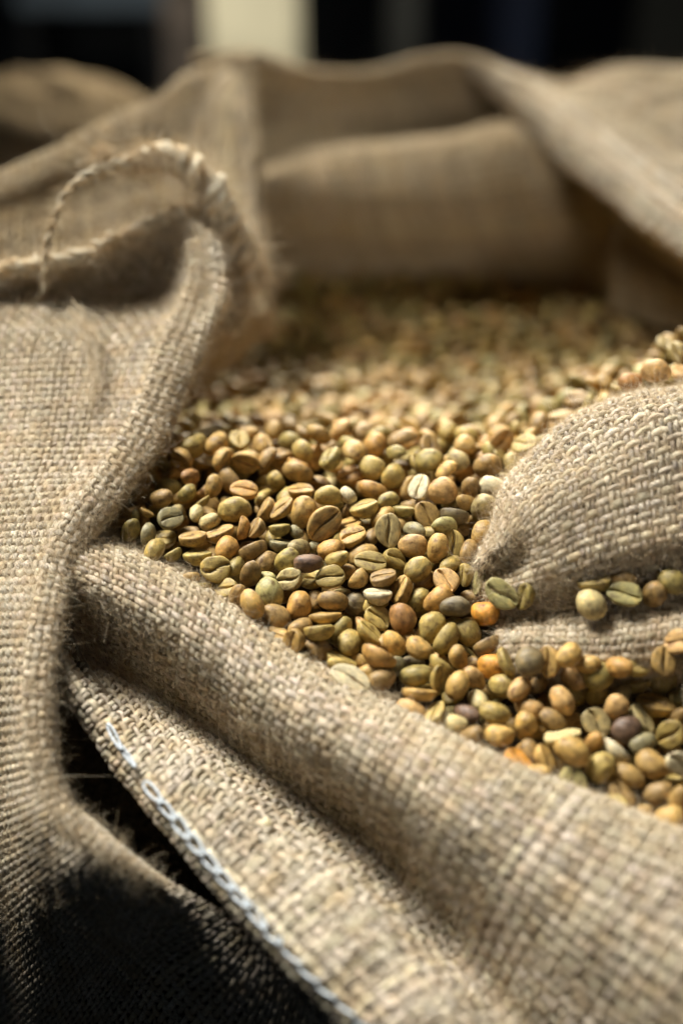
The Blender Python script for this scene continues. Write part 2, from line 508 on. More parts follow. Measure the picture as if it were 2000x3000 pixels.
# front cuff: up from the beans, over the rolled rim, down a valley and out to the chain stitched hem
CREST = [(150, 1530, .418), (319, 1582, .412), (510, 1671, .405), (689, 1786, .398), (893, 1926, .388), (1084, 2028, .380), (1276, 2143, .372), (1441, 2232, .365), (1645, 2309, .360), (1913, 2411, .353), (2250, 2530, .345), (2560, 2650, .338)]
HEM = [(150, 1900, .396), (191, 1990, .390), (300, 2140, .385), (434, 2334, .374), (520, 2440, .368), (612, 2551, .362), (700, 2655, .357), (791, 2755, .352), (944, 2908, .345), (1046, 3000, .340), (1180, 3130, .334), (1320, 3270, .328), (1580, 3570, .316)]
VALLEY = [(140, 1830, .411), (280, 1905, .409), (420, 1998, .404), (560, 2100, .398), (720, 2222, .389), (885, 2340, .380), (1060, 2470, .372), (1220, 2630, .364), (1370, 2810, .354), (1510, 2990, .344), (1650, 3160, .336), (1950, 3480, .320)]
def roll_line(t, bulge):
    return [(cx + (vx - cx) * t, cy + (vy - cy) * t, cd + (vd - cd) * t - bulge * (1 if bulge > 0 else min(1.0, (i + .5) / 4))) for i, ((cx, cy, cd), (vx, vy, vd)) in enumerate(zip(CREST, VALLEY))]
front_lines = [
    [(x + 40, y + 60, d + .045) for x, y, d in CREST],
    [(x + 12, y + 4, d + .014) for x, y, d in CREST],
    roll_line(.02, .0005), roll_line(.12, .0068), roll_line(.27, .0112), roll_line(.45, .0128), roll_line(.64, .0080), roll_line(.82, -.0015),
    roll_line(1.0, -.0145),
    [(150, 1870, .408), (300, 1985, .406), (440, 2110, .398), (575, 2235, .383), (715, 2370, .372), (850, 2500, .363), (1000, 2650, .353), (1150, 2810, .344), (1290, 2980, .335), (1400, 3130, .329), (1500, 3270, .324), (1760, 3570, .310)],
    HEM,
    [(x - 12, y + 12, d + .002) for x, y, d in HEM],
    [(x - 20, y + 26, d + .006) for x, y, d in HEM],
    [(x + 60, y - 40, d + .013) for x, y, d in HEM],
]
G_FRONT = loft(front_lines, 170, 190, 0.0017, 3)
for _ in range(14):                                       # soften the sharpest bends of the cloth
    G_FRONT[1:-1] = .5 * G_FRONT[1:-1] + .25 * (G_FRONT[:-2] + G_FRONT[2:])
    G_FRONT[:, 1:-1] = .5 * G_FRONT[:, 1:-1] + .25 * (G_FRONT[:, :-2] + G_FRONT[:, 2:])
front = cloth('front_cuff', G_FRONT, sack, 0.0041, 0.0029, True, 21, M_JUTE, 30000, 0.0042, fat=.93, amp=.00062, back=.0010, vr=(0, .88), label='rolled front rim of the sack with a white chain stitched hem')

# left flap: the side of the mouth folded outwards; ramps down towards the camera, then hangs in shade
left_edge = [(663, 850, .466), (640, 905, .462), (587, 1008, .455), (515, 1195, .441), (434, 1352, .427), (330, 1490, .417), (255, 1590, .410), (191, 1786, .399), (162, 1990, .386), (160, 2175, .377), (204, 2340, .371), (293, 2440, .368), (430, 2545, .370), (680, 2700, .376)]
left_rows = [
    [(-260, 810, .476), (0, 800, .476), (130, 785, .477), (260, 752, .480), (370, 700, .484), (460, 652, .487), (560, 640, .484)],
    [(-260, 850, .479), (0, 846, .479), (140, 838, .482), (290, 812, .491), (420, 770, .497), (540, 712, .484), (640, 730, .473)],
    [(-260, 885, .478), (0, 880, .478), (150, 872, .480), (300, 860, .490), (430, 840, .497), (560, 820, .478), (663, 850, .466)],
    [(-260, 935, .470), (0, 930, .470), (170, 925, .471), (330, 915, .480), (470, 905, .482), (570, 890, .468), (640, 905, .462)],
    [(-260, 1020, .461), (0, 1010, .461), (170, 1000, .460), (330, 990, .464), (450, 985, .462), (530, 990, .456), (587, 1008, .455)],
    [(-260, 1200, .445), (0, 1200, .445), (150, 1195, .443), (280, 1190, .446), (370, 1188, .443), (450, 1190, .439), (515, 1195, .441)],
    [(-260, 1380, .429), (0, 1370, .430), (130, 1362, .429), (240, 1356, .430), (310, 1352, .427), (375, 1350, .424), (434, 1352, .427)],
    [(-260, 1510, .418), (0, 1500, .419), (100, 1496, .418), (180, 1492, .417), (240, 1490, .415), (285, 1489, .414), (330, 1490, .417)],
    [(-260, 1610, .410), (-20, 1600, .411), (70, 1596, .410), (140, 1592, .409), (185, 1590, .407), (220, 1590, .407), (255, 1590, .410)],
    [(-260, 1810, .395), (-50, 1800, .396), (30, 1794, .394), (90, 1790, .392), (130, 1787, .392), (165, 1786, .394), (191, 1786, .399)],
    [(-260, 2010, .380), (-60, 2000, .380), (10, 1996, .379), (65, 1993, .378), (105, 1991, .378), (138, 1990, .380), (162, 1990, .386)],
    [(-260, 2230, .371), (-60, 2220, .370), (10, 2205, .370), (65, 2195, .369), (105, 2186, .369), (135, 2180, .371), (160, 2175, .377)],
    [(-260, 2480, .382), (-60, 2460, .379), (20, 2430, .372), (90, 2400, .364), (140, 2375, .364), (178, 2355, .366), (204, 2340, .371)],
    [(-260, 2730, .400), (-60, 2690, .394), (40, 2630, .383), (130, 2560, .374), (200, 2510, .363), (255, 2468, .364), (293, 2440, .368)],
    [(-260, 3020, .430), (-40, 2960, .422), (100, 2860, .405), (220, 2740, .392), (310, 2650, .369), (380, 2585, .366), (430, 2545, .370)],
    [(-200, 3500, .470), (40, 3350, .460), (220, 3150, .435), (370, 2960, .408), (480, 2820, .386), (600, 2750, .376), (680, 2700, .376)],
]
left_rows += [
    [(-200, 3760, .490), (100, 3560, .478), (330, 3380, .452), (520, 3200, .420), (660, 3050, .396), (740, 2930, .384), (800, 2820, .380)],
    [(-100, 4000, .515), (250, 3820, .500), (500, 3620, .470), (700, 3450, .430), (850, 3280, .402), (930, 3130, .388), (960, 2970, .382)],
    [(0, 4250, .530), (400, 4050, .520), (660, 3850, .490), (880, 3650, .450), (1040, 3460, .415), (1130, 3320, .395), (1180, 3180, .384)],
]
fold = [(4, 6, .004), (-22, 16, .009), (-90, 30, .013)]
left_rows = [row + [(row[-1][0] + a, row[-1][1] + b, row[-1][2] + c) for a, b, c in fold] for row in left_rows]
turn = {8: .002, 9: .006, 10: .017, 11: .029, 12: .030, 13: .027, 14: .021, 15: .012}
left_rows = [[(x, y, d + turn.get(k, 0) * min(1.0, max(.22, (190 - x) / 220))) for x, y, d in row] for k, row in enumerate(left_rows)]
G_LEFT = loft(left_rows, 170, 230, 0.0009, 5)
left = cloth('left_flap', G_LEFT, sack, 0.0029, 0.0027, False, 31, M_JUTE, 26000, 0.0042, label='left flap of the sack mouth folded outwards, its lower end hanging in shade', per=3, vr=(0, .62))

from mathutils.bvhtree import BVHTree as _B
def on_surface(G, pts, lift):
    q = grid_quads(*G.shape[:2])
    t = _B.FromPolygons(G.reshape(-1, 3).tolist(), q.tolist())
    out = []
    for x, y, w in pts:
        h = t.ray_cast(Vector(CAM), Vector(P(x, y, .45) - CAM).normalized())
        if h[0] is not None:
            out.append((x, y, project(np.array(h[0]))[2] - lift, w))
    return out
HEM_TOP = on_surface(G_LEFT, [(585, 700, 36), (598, 790, 44), (572, 900, 50), (525, 1010, 52), (455, 1195, 54), (372, 1345, 54), (278, 1480, 50), (200, 1590, 48), (142, 1786, 44), (114, 1990, 42), (114, 2150, 40), (140, 2300, 38), (210, 2420, 34), (330, 2510, 26), (470, 2600, 12)], .0002)
#HEMBAND

# right fold: a mound of cloth pushed into the beans, with a ledge in front of it
SH = -.009
right_lines = [
    [(1450, 1640, .455), (1530, 1480, .462), (1600, 1390, .466), (1680, 1310, .466), (1780, 1240, .462), (1880, 1195, .458), (2030, 1150, .452), (2250, 1090, .445)],
    [(1400, 1640, .420), (1448, 1560, .422), (1496, 1435, .426), (1568, 1348, .430), (1648, 1270, .433), (1757, 1203, .435), (1855, 1160, .436), (2005, 1122, .436), (2250, 1060, .435)],
    [(1392, 1650, .413), (1440, 1570, .413), (1486, 1440, .417), (1558, 1352, .421), (1640, 1275, .423), (1750, 1206, .425), (1850, 1164, .426), (2000, 1126, .427), (2250, 1066, .427)],
    [(1396, 1668, .410), (1455, 1615, .405), (1525, 1530, .404), (1610, 1450, .404), (1700, 1390, .404), (1790, 1340, .405), (1880, 1305, .405), (2010, 1270, .406), (2250, 1210, .406)],
    [(1400, 1690, .412), (1495, 1655, .409), (1590, 1620, .401), (1690, 1570, .399), (1800, 1525, .398), (1900, 1495, .397), (2010, 1465, .397), (2250, 1420, .396)],
    [(1410, 1725, .413), (1520, 1716, .406), (1620, 1680, .403), (1720, 1645, .400), (1830, 1612, .399), (1920, 1590, .398), (2020, 1570, .397), (2250, 1530, .396)],
    [(1420, 1765, .414), (1530, 1765, .411), (1640, 1738, .408), (1760, 1708, .406), (1860, 1690, .405), (1940, 1676, .404), (2030, 1660, .403), (2250, 1640, .401)],
    [(1442, 1800, .412), (1540, 1800, .407), (1650, 1784, .404), (1780, 1768, .402), (1880, 1756, .401), (1960, 1748, .400), (2050, 1738, .399), (2250, 1720, .397)],
    [(1442, 1885, .403), (1540, 1882, .397), (1650, 1880, .394), (1780, 1878, .392), (1880, 1870, .391), (1960, 1860, .391), (2050, 1850, .390), (2250, 1840, .389)],
    [(1442, 1940, .404), (1550, 1945, .397), (1660, 1950, .393), (1790, 1955, .391), (1890, 1950, .391), (1970, 1940, .391), (2060, 1935, .391), (2250, 1925, .390)],
    [(1450, 1985, .425), (1560, 2005, .420), (1670, 1990, .420), (1800, 1995, .418), (1900, 1995, .416), (1990, 1990, .415), (2080, 1985, .414), (2250, 1975, .412)],
]
right_lines = [[(x, y, d + (SH if k > 2 else SH * .5) - {5: .003, 6: .005}.get(k, 0)) for x, y, d in ln] for k, ln in enumerate(right_lines)]
def longer(lines, f):
    return [ln + [tuple(b + (b - a) * f for a, b in zip(ln[-2], ln[-1]))] for ln in lines]
right_lines = longer(right_lines, 1.6)
G_RIGHT = loft(right_lines, 150, 150, 0.0020, 9)
right = cloth('right_fold', G_RIGHT, sack, 0.0037, 0.00265, True, 41, M_JUTE_GREY, 38000, 0.0040, label='greyish fold of sackcloth pushed into the beans on the right', fat=.94, amp=.00068, flat=.7)

# inner back wall with its slumped roll
back_lines = [
    [(480, 860, .655), (790, 840, .66), (1100, 820, .665), (1400, 830, .665), (1700, 860, .655), (2050, 900, .63)],
    [(480, 735, .635), (790, 735, .640), (1100, 738, .645), (1400, 742, .645), (1640, 735, .640), (1900, 720, .625)],
    [(480, 640, .612), (790, 660, .615), (1100, 668, .620), (1400, 668, .620), (1620, 640, .620), (1850, 610, .615)],
    [(480, 560, .603), (790, 568, .606), (1100, 560, .612), (1400, 540, .614), (1590, 510, .615), (1790, 520, .612)],
    [(480, 510, .612), (775, 510, .617), (960, 480, .622), (1150, 465, .626), (1340, 430, .626), (1510, 400, .624), (1640, 420, .624), (1760, 460, .62)],
    [(480, 500, .625), (765, 492, .632), (957, 447, .636), (1148, 428, .640), (1339, 396, .640), (1505, 366, .638), (1610, 385, .636), (1720, 430, .625)],
    [(480, 490, .65), (765, 470, .655), (957, 425, .662), (1148, 420, .680), (1339, 392, .685), (1505, 362, .675), (1590, 375, .66), (1700, 420, .640)],
    [(500, 380, .66), (760, 370, .668), (957, 350, .675), (1148, 345, .700), (1339, 315, .715), (1500, 310, .695), (1580, 350, .67), (1690, 400, .645)],
    [(560, 250, .662), (757, 250, .670), (930, 270, .677), (1080, 270, .690), (1220, 245, .705), (1350, 225, .705), (1470, 270, .685), (1580, 330, .662)],
    [(560, 165, .655), (745, 165, .662), (860, 205, .670), (1010, 216, .676), (1150, 203, .682), (1250, 178, .686), (1335, 168, .686), (1440, 200, .677), (1550, 272, .660)],
    [(560, 160, .660), (745, 158, .668), (860, 199, .676), (1010, 210, .682), (1150, 197, .688), (1250, 172, .692), (1335, 162, .692), (1440, 194, .684), (1550, 266, .668)],
    [(560, 190, .672), (745, 190, .680), (860, 230, .688), (1010, 240, .694), (1150, 225, .700), (1250, 200, .704), (1335, 190, .704), (1440, 220, .696), (1550, 290, .680)],
]
back_lines = [[(x, y, d + .045) for x, y, d in ln] for ln in back_lines]
G_BACK = loft(back_lines, 140, 150, 0.0014, 12)
back = cloth('back_panel', G_BACK, sack, 0.0037, 0.00265, True, 51, M_JUTE_GOLD_DIM, 6000, 0.005, per=2, sides=4, label='blurred back wall of the sack with a slumped roll above the beans')

# left wall of the sack, from the far post down behind the flap; its right edge carries a doubled hem
wall_rows = [
    [(-260, 640, .55), (0, 530, .565), (250, 418, .585), (450, 318, .612), (580, 235, .638), (690, 185, .655), (750, 185, .655)],
    [(-260, 618, .545), (0, 508, .558), (250, 396, .578), (450, 296, .606), (580, 212, .632), (690, 160, .648), (742, 162, .648)],
    [(-260, 650, .54), (0, 545, .55), (250, 435, .570), (450, 335, .598), (580, 260, .622), (690, 215, .640), (738, 215, .642)],
    [(-260, 720, .535), (0, 630, .545), (250, 560, .565), (450, 490, .585), (600, 450, .600), (690, 440, .606), (745, 440, .610)],
    [(-260, 830, .525), (0, 770, .535), (250, 720, .548), (450, 670, .562), (620, 640, .575), (710, 630, .580), (762, 630, .586)],
    [(-260, 940, .515), (0, 900, .523), (250, 880, .530), (480, 850, .540), (650, 810, .553), (735, 790, .560), (778, 790, .567)],
    [(-260, 1100, .508), (0, 1060, .515), (250, 1040, .520), (500, 1020, .530), (670, 960, .545), (750, 910, .556), (790, 905, .563)],
    [(-260, 1300, .53), (0, 1260, .535), (250, 1240, .540), (500, 1180, .550), (680, 1080, .565), (760, 1000, .575), (800, 990, .58)],
]
wall_rows = [row + [(row[-1][0] + 6, row[-1][1] + 3, row[-1][2] + .006), (row[-1][0] - 30, row[-1][1] + 6, row[-1][2] + .014)] for row in wall_rows]
G_WALL = loft(wall_rows, 120, 130, 0.0014, 14)
lwall = cloth('left_side_panel', G_WALL, sack, 0.0030, 0.0030, False, 61, M_JUTE_GOLD_DIM, 5000, 0.005, per=2, sides=4, label='blurred left side of the sack behind the twine loop')

def band(name, parent, mid, half_px, lift, seed, mat, n=150, streaks=10, label=None, woven=False):
    """a doubled selvage: thick flat strip along mid (px, py, d, half width px), yarns run along it"""
    c = resample([P(x, y, d) for x, y, d, _ in mid], n)
    w = np.interp(np.linspace(0, 1, n), np.linspace(0, 1, len(mid)), [m[3] * m[2] / FPX for m in mid])
    T = np.gradient(c, axis=0); T /= np.linalg.norm(T, axis=1, keepdims=True)
    V_ = c - CAM; V_ /= np.linalg.norm(V_, axis=1, keepdims=True)
    S = np.cross(T, V_); S /= np.linalg.norm(S, axis=1, keepdims=True)
    N = -V_
    a = np.linspace(-1, 1, 40)
    prof = lift * (1 - np.abs(a) ** 5) 
    G = c[:, None] + S[:, None] * (a[None, :, None] * w[:, None, None]) + N[:, None] * (prof - lift * 0.35)[None, :, None]
    o = link(name, np_mesh(name, G - N[:, None] * 0.0008, grid_quads(n, 40), M_BACKING), parent)
    if label:
        o['label'] = label
    if woven:
        Vw, Qw, at = weave(G, .0027, .0027, False, seed)
        tag(link('hem_yarn', np_mesh('hem_yarn', Vw, Qw, mat, at), o), kind='stuff')
        fuzz(G, 3500, .004, seed + 1, o, .6)
        fuzz(G, 9000, .0024, seed + 2, o, .25, radius=.000036)
        return o
    r = np.random.default_rng(seed)
    u = (np.arange(streaks) + 0.5) / streaks
    v = np.linspace(0, 1, n * 2)
    vv = np.broadcast_to(v[None], (streaks, n * 2)); uu = np.clip(u[:, None] + 0.02 * np.sin(v[None] * r.uniform(10, 40, (streaks, 1)) + r.uniform(0, 6, (streaks, 1))), 0.01, 0.99)
    Sg = np.broadcast_to(S[:, None], G.shape); Ng = np.broadcast_to(N[:, None], G.shape)
    p = bil(G, vv, uu) + bil(Ng, vv, uu) * (0.0003 * np.sin(v[None] * 300 + r.uniform(0, 6, (streaks, 1))))[..., None]
    hw = w.mean() / streaks * 1.45
    Vt, Q, F, Sh = yarn_tubes(p, bil(Ng, vv, uu), bil(Sg, vv, uu), hw, 0.0009, 6, 700, r)
    tag(link('hem_yarn', np_mesh('hem_yarn', Vt, Q, mat, {'fibre': ('FLOAT_VECTOR', Fs(F)), 'shade': ('FLOAT_COLOR', Sh)}), o), kind='stuff')
    if label:
        o['label'] = label
    return o

def Fs(a):
    return a

band('hem_band', sack, HEM_TOP, 0, .0030, 77, M_JUTE, n=300, woven=True, label='thick doubled hem along the edge of the left flap')
band('hem_band', sack, [(700, 215, .640, 34), (665, 300, .620, 66), (655, 440, .600, 88), (690, 630, .574, 72), (738, 790, .554, 40), (775, 915, .552, 16)], 0, 0.004, 71, M_JUTE_GOLD_DIM, streaks=11, label='doubled hem down the right edge of the left side panel')

# right flap: folded outwards over the back right rim, with two hem ridges running down it
flap_lines = [
    [(1470, 300, .690), (1570, 400, .655), (1690, 515, .620), (1830, 622, .585), (2000, 765, .545), (2250, 960, .505)],
    [(1350, 185, .690), (1470, 285, .662), (1572, 378, .628), (1686, 492, .592), (1826, 596, .557), (2002, 735, .518), (2250, 935, .478)],
    [(1345, 170, .690), (1472, 262, .660), (1580, 352, .626), (1694, 464, .590), (1836, 568, .555), (2006, 700, .517), (2250, 890, .478)],
    [(1400, 172, .692), (1520, 240, .664), (1640, 326, .630), (1760, 420, .596), (1880, 512, .564), (2010, 606, .535), (2250, 780, .492)],
    [(1440, 184, .694), (1575, 246, .668), (1700, 310, .638), (1810, 386, .609), (1910, 456, .583), (2015, 530, .558), (2250, 690, .510)],
    [(1480, 200, .697), (1620, 248, .676), (1740, 305, .650), (1850, 368, .624), (1940, 428, .600), (2030, 490, .575), (2250, 640, .525)],
    [(1560, 235, .694), (1660, 245, .680), (1780, 280, .656), (1890, 330, .632), (1970, 375, .612), (2040, 420, .592), (2250, 540, .545)],
    [(1630, 255, .700), (1700, 240, .695), (1790, 225, .680), (1890, 235, .660), (1960, 260, .645), (2040, 290, .630), (2250, 380, .59)],
    [(1640, 252, .705), (1705, 234, .702), (1790, 208, .694), (1890, 196, .680), (1950, 200, .672), (2040, 205, .66), (2250, 240, .63)],
    [(1650, 280, .72), (1710, 260, .718), (1790, 235, .71), (1890, 222, .70), (1950, 226, .692), (2040, 232, .68), (2250, 270, .65)],
]
def pushed(d):
    return d + .045 * min(1.0, max(0.0, (d - .5) / .16))
flap_lines = [[(x, y, pushed(d)) for x, y, d in ln] for ln in flap_lines]
flap_lines = longer(flap_lines, .8)
G_FLAP = loft(flap_lines, 120, 120, 0.0012, 16)
rflap = cloth('right_flap', G_FLAP, sack, 0.0037, 0.00265, True, 81, M_JUTE, 6000, 0.005, per=2, sides=4, label='right flap of the sack mouth folded outwards at the back')
band('hem_band', sack, [(x, y, pushed(d) - .002, w) for x, y, d, w in [(1440, 205, .680, 8), (1535, 258, .657, 36), (1640, 345, .622, 50), (1760, 450, .587, 58), (1890, 552, .553, 66), (2050, 670, .520, 74)]], 0, 0.004, 73, M_JUTE, streaks=9, label='doubled hem along the lower edge of the right flap')

# right wall below that flap
rw_lines = [
    [(1440, 380, .705), (1560, 430, .685), (1690, 535, .645), (1830, 640, .610), (2000, 780, .570), (2250, 970, .53)],
    [(1500, 560, .690), (1620, 600, .670), (1740, 650, .640), (1860, 710, .615), (2020, 820, .575), (2250, 1000, .53)],
    [(1560, 720, .680), (1680, 730, .655), (1790, 770, .630), (1890, 810, .605), (2040, 890, .565), (2250, 1040, .525)],
    [(1580, 900, .690), (1700, 900, .660), (1810, 920, .630), (1910, 950, .605), (2060, 1010, .565), (2250, 1120, .525)],
]
rw_lines = [[(x, y, pushed(d)) for x, y, d in ln] for ln in rw_lines]
rw_lines = longer(rw_lines, .8)
G_RW = loft(rw_lines, 80, 60, 0.0012, 18)
cloth('right_side_panel', G_RW, sack, 0.0037, 0.00265, True, 91, M_JUTE_GOLD_DIM, 1500, 0.005, per=2, sides=4, label='shaded right inner side of the sack under the right flap')

# body of the sack under the flaps, down to the floor
def sack_body():
    n = 96
    rows = []
    for z, s in ((-.045, .90), (-.075, .985), (-.12, 1.03), (-.2, 1.06), (-.35, 1.08), (-.5, 1.06), (-.585, .99), (-.615, .80), (FLOOR_Z + .001, .4)):
        a = np.linspace(0, 2 * np.pi, n)
        rx, ry, cy = .29 * s, .225 * s, .165
        wob = 1 + .025 * np.sin(5 * a + z * 20) + .02 * np.sin(9 * a - z * 33)
        x = np.sign(np.cos(a)) * np.abs(np.cos(a)) ** .7 * rx * wob
        y = np.sign(np.sin(a)) * np.abs(np.sin(a)) ** .7 * ry * wob + cy
        rows.append(np.stack([x, y, np.full(n, z)], -1))
    G = hermite(np.arange(len(rows)), np.stack(rows).reshape(len(rows), -1), np.linspace(0, len(rows) - 1, 70)).reshape(70, n, 3)
    return np_mesh('sack_body', G, grid_quads(70, n), M_BACKING)
link('sack_body', sack_body(), sack)

# second sack behind on the left
def second_sack():
    root = link('burlap_sack', None)
    tag(root, 'second closed burlap sack blurred behind the left side panel', 'sack')
    lines = [
        [(-420, 360, .93), (-150, 300, .93), (60, 262, .93), (180, 262, .93), (300, 300, .93), (420, 345, .93), (540, 400, .92)],
        [(-420, 320, .88), (-150, 255, .88), (40, 216, .88), (160, 212, .88), (290, 240, .88), (430, 292, .875), (560, 350, .87)],
        [(-420, 350, .85), (-150, 290, .845), (40, 250, .84), (160, 250, .84), (290, 290, .84), (430, 345, .835), (560, 400, .83)],
        [(-420, 520, .83), (-150, 470, .82), (40, 430, .81), (160, 420, .81), (290, 430, .81), (430, 450, .81), (560, 480, .82)],
        [(-420, 760, .84), (-150, 720, .83), (40, 680, .82), (160, 660, .82), (290, 650, .82), (430, 650, .83), (560, 660, .84)],
        [(-420, 1100, .87), (-150, 1060, .86), (40, 1020, .85), (160, 1000, .85), (290, 990, .85), (430, 990, .86), (560, 1000, .87)],
    ]
    G = loft(lines, 90, 90, 0.003, 22)
    cloth('shoulder_panel', G, root, 0.0037, 0.00265, True, 95, M_JUTE_GOLD_DIM, 0, per=2, sides=4)
    n = 48
    a = np.linspace(0, 2 * np.pi, n)
    c = G[-1].mean(0)
    rows = [np.stack([c[0] + .17 * s * np.cos(a), c[1] + .16 + .16 * s * np.sin(a), np.full(n, z)], -1) for z, s in ((c[2] + .02, .7), (c[2] - .06, 1.0), (-.4, 1.08), (-.56, 1.04), (-.612, .8), (FLOOR_Z + .001, .4))]
    link('sack_body', np_mesh('sack_body', np.stack(rows), grid_quads(len(rows), n), M_BACKING), root)
second_sack()

# ---- white chain stitch along the front hem
def chain_stitch():
    hem = resample([P(x + 14, y - 10, d - .0016) for x, y, d in HEM], 500)
    s = np.concatenate([[0], np.cumsum(np.linalg.norm(np.diff(hem, axis=0), axis=1))])
    at = lambda q: np.stack([np.interp(q, s, hem[:, i]) for i in range(3)], -1)
    r = np.random.default_rng(4)
    q = 0.004
    k = 0
    while q < s[-1] - .007:
        L = r.uniform(.0060, .0074)
        c, t = at(np.array([q + L / 2]))[0], at(np.array([q + L]))[0] - at(np.array([q]))[0]
        t /= np.linalg.norm(t)
        v = CAM - c; v /= np.linalg.norm(v)
        side = np.cross(t, v); side /= np.linalg.norm(side)
        out = np.cross(side, t)
        if out @ v < 0:
            out = -out
        a = np.linspace(0, 2 * np.pi, 41)
        w = .00108 * r.uniform(.85, 1.2)
        tw = r.normal(0, .15)
        vis = 1.0 if px_of(c)[1] > 2300 else .5
        if vis < 1 and (k < 3 or r.random() < .6):
            k += 1
            q += L * .93
            continue
        X = np.cos(a) * L * .62
        Y = np.sin(a) * w * (1 - .25 * np.cos(a)) * vis + tw * X * .3
        Z = .0006 + .00055 * np.cos(a) + .0002 * np.sin(2 * a)
        path = c + t * X[:, None] + side * Y[:, None] + out * Z[:, None]
        V, Q, at_ = twisted(path[:], .00018, .00027, 500, 0, 6, k)
        V2, Q2, at2 = twisted(path[:], .00018, .00027, 500, np.pi, 6, k + 100)
        me = np_mesh('stitch', np.concatenate([V, V2]), np.concatenate([Q, Q2 + len(V)]), M_THREAD)
        link('stitch', me, front)
        q += L * .93
        k += 1
def px_of(p):
    return project(p)
chain_stitch()

# ---- stitched top hem of the left flap, its rope end and the twine loop
def cord(name, parent, pts, rope_r, strand_r, turns, strands, mat, n=260, jitter=0.25, label=None):
    path = resample([P(*p) for p in pts], n)
    root = link(name, None, parent)
    for k in range(strands):
        V, Q, at = twisted(path, rope_r, strand_r, turns, k * 2 * np.pi / strands, 7, k + 3, jitter)
        link('strand', np_mesh('strand', V, Q, mat, at), root)
    if label:
        root['label'] = label
    return path, root

loop_path, loop = cord('twine_loop', sack, [(132, 850, .472), (134, 760, .470), (150, 670, .468), (190, 575, .468), (240, 525, .470), (300, 498, .474), (380, 480, .478)], [.0005, .0007, .0006, .0011, .0016], [.0006, .0007, .00065, .0010, .0014], 95, 2, M_TWINE, label='thin twisted twine arching from the hem to the frayed rope')
rope_path, rope = cord('frayed_rope', sack, [(370, 484, .478), (440, 462, .481), (510, 466, .483), (570, 505, .484), (625, 560, .485), (655, 630, .486), (690, 700, .488), (730, 760, .490), (755, 830, .492)], [.0016, .0026, .0031, .0033, .0030, .0022], [.0013, .0020, .0023, .0024, .0022, .0017], 70, 5, M_TWINE, jitter=1.3, label='thick frayed rope end of the stitched hem')
hem_core, hem_root = cord('overcast_hem', sack, [(-160, 806, .474), (0, 792, .474), (130, 776, .475), (250, 748, .478), (370, 692, .482), (460, 648, .485), (530, 628, .485), (590, 625, .486)], .0009, .0019, 60, 2, M_TWINE, jitter=0.4, label='puckered hem overcast with pale twine at the top of the left flap')
V, Q, at = twisted(hem_core, [.0020, .0034, .0022, .0040, .0024, .0036, .0028], [.0005, .0009, .0006, .0009], 130, 0, 7, 77, 1.3)
link('overcast_twine', np_mesh('overcast_twine', V, Q, M_TWINE, at), hem_root)

def path_fuzz(path, count, length, seed, parent, spread=.003, radius=.00004):
    r = np.random.default_rng(seed)
    p = path[r.integers(0, len(path), count)] + r.normal(0, spread * .4, (count, 3))
    d = r.normal(size=(count, 3)); d /= np.linalg.norm(d, axis=1, keepdims=True)
    L = length * r.gamma(2.0, .5, count)
    pts = [p]
    b = r.normal(0, .6, (count, 3))
    for _ in range(5):
        pts.append(pts[-1] + d * (L / 5)[:, None])
        d = d + b * .5 + r.normal(0, .2, (count, 3)); d /= np.linalg.norm(d, axis=1, keepdims=True)
    hair('loose_fibres', np.stack(pts, 1), radius * r.uniform(.6, 1.6, count), M_FUZZ, parent)
path_fuzz(rope_path, 9000, .006, 1, rope, .0042, .00005)
path_fuzz(loop_path, 700, .004, 2, loop, .0012, .00005)
path_fuzz(hem_core, 3500, .006, 3, hem_root, .004)
tuft = resample([P(*p) for p in [(275, 470, .473), (290, 445, .474), (310, 440, .476)]], 30)
path_fuzz(tuft, 300, .007, 5, loop, .002, .00006)

G_CORNER = loft([[(530, 630, .489), (585, 590, .489), (630, 560, .489)], [(575, 690, .490), (630, 670, .492), (680, 655, .491)], [(610, 780, .488), (670, 780, .494), (725, 760, .493)],
                 [(635, 860, .484), (685, 880, .492), (738, 880, .496)], [(600, 960, .485), (640, 985, .492), (690, 990, .500)]], 40, 60, .0008, 33)
cloth('corner_fold', G_CORNER, sack, 0.0026, 0.0026, False, 99, M_JUTE_GREY, 900, .004, label='shaded corner of cloth between the frayed rope and the left flap')

# wisps that hang down the middle of the left flap
def wisps():
    r = np.random.default_rng(8)
    base = resample([P(*p) for p in [(205, 880, .466), (250, 960, .459), (275, 1040, .452), (262, 1130, .444), (250, 1230, .436)]], 60)
    pts = []
    for k in range(170):
        a = r.uniform(0, .75); b = min(1.0, a + r.uniform(.12, .35))
        q = base[np.linspace(a * 59, b * 59, 9).astype(int)] + r.normal(0, .0016, 3) + np.cumsum(r.normal(0, .0006, (9, 3)), 0)
        pts.append(q + (CAM - q) * .006)
    hair('loose_wisps', np.array(pts), np.full(len(pts), .00007), M_FUZZ, left)
wisps()

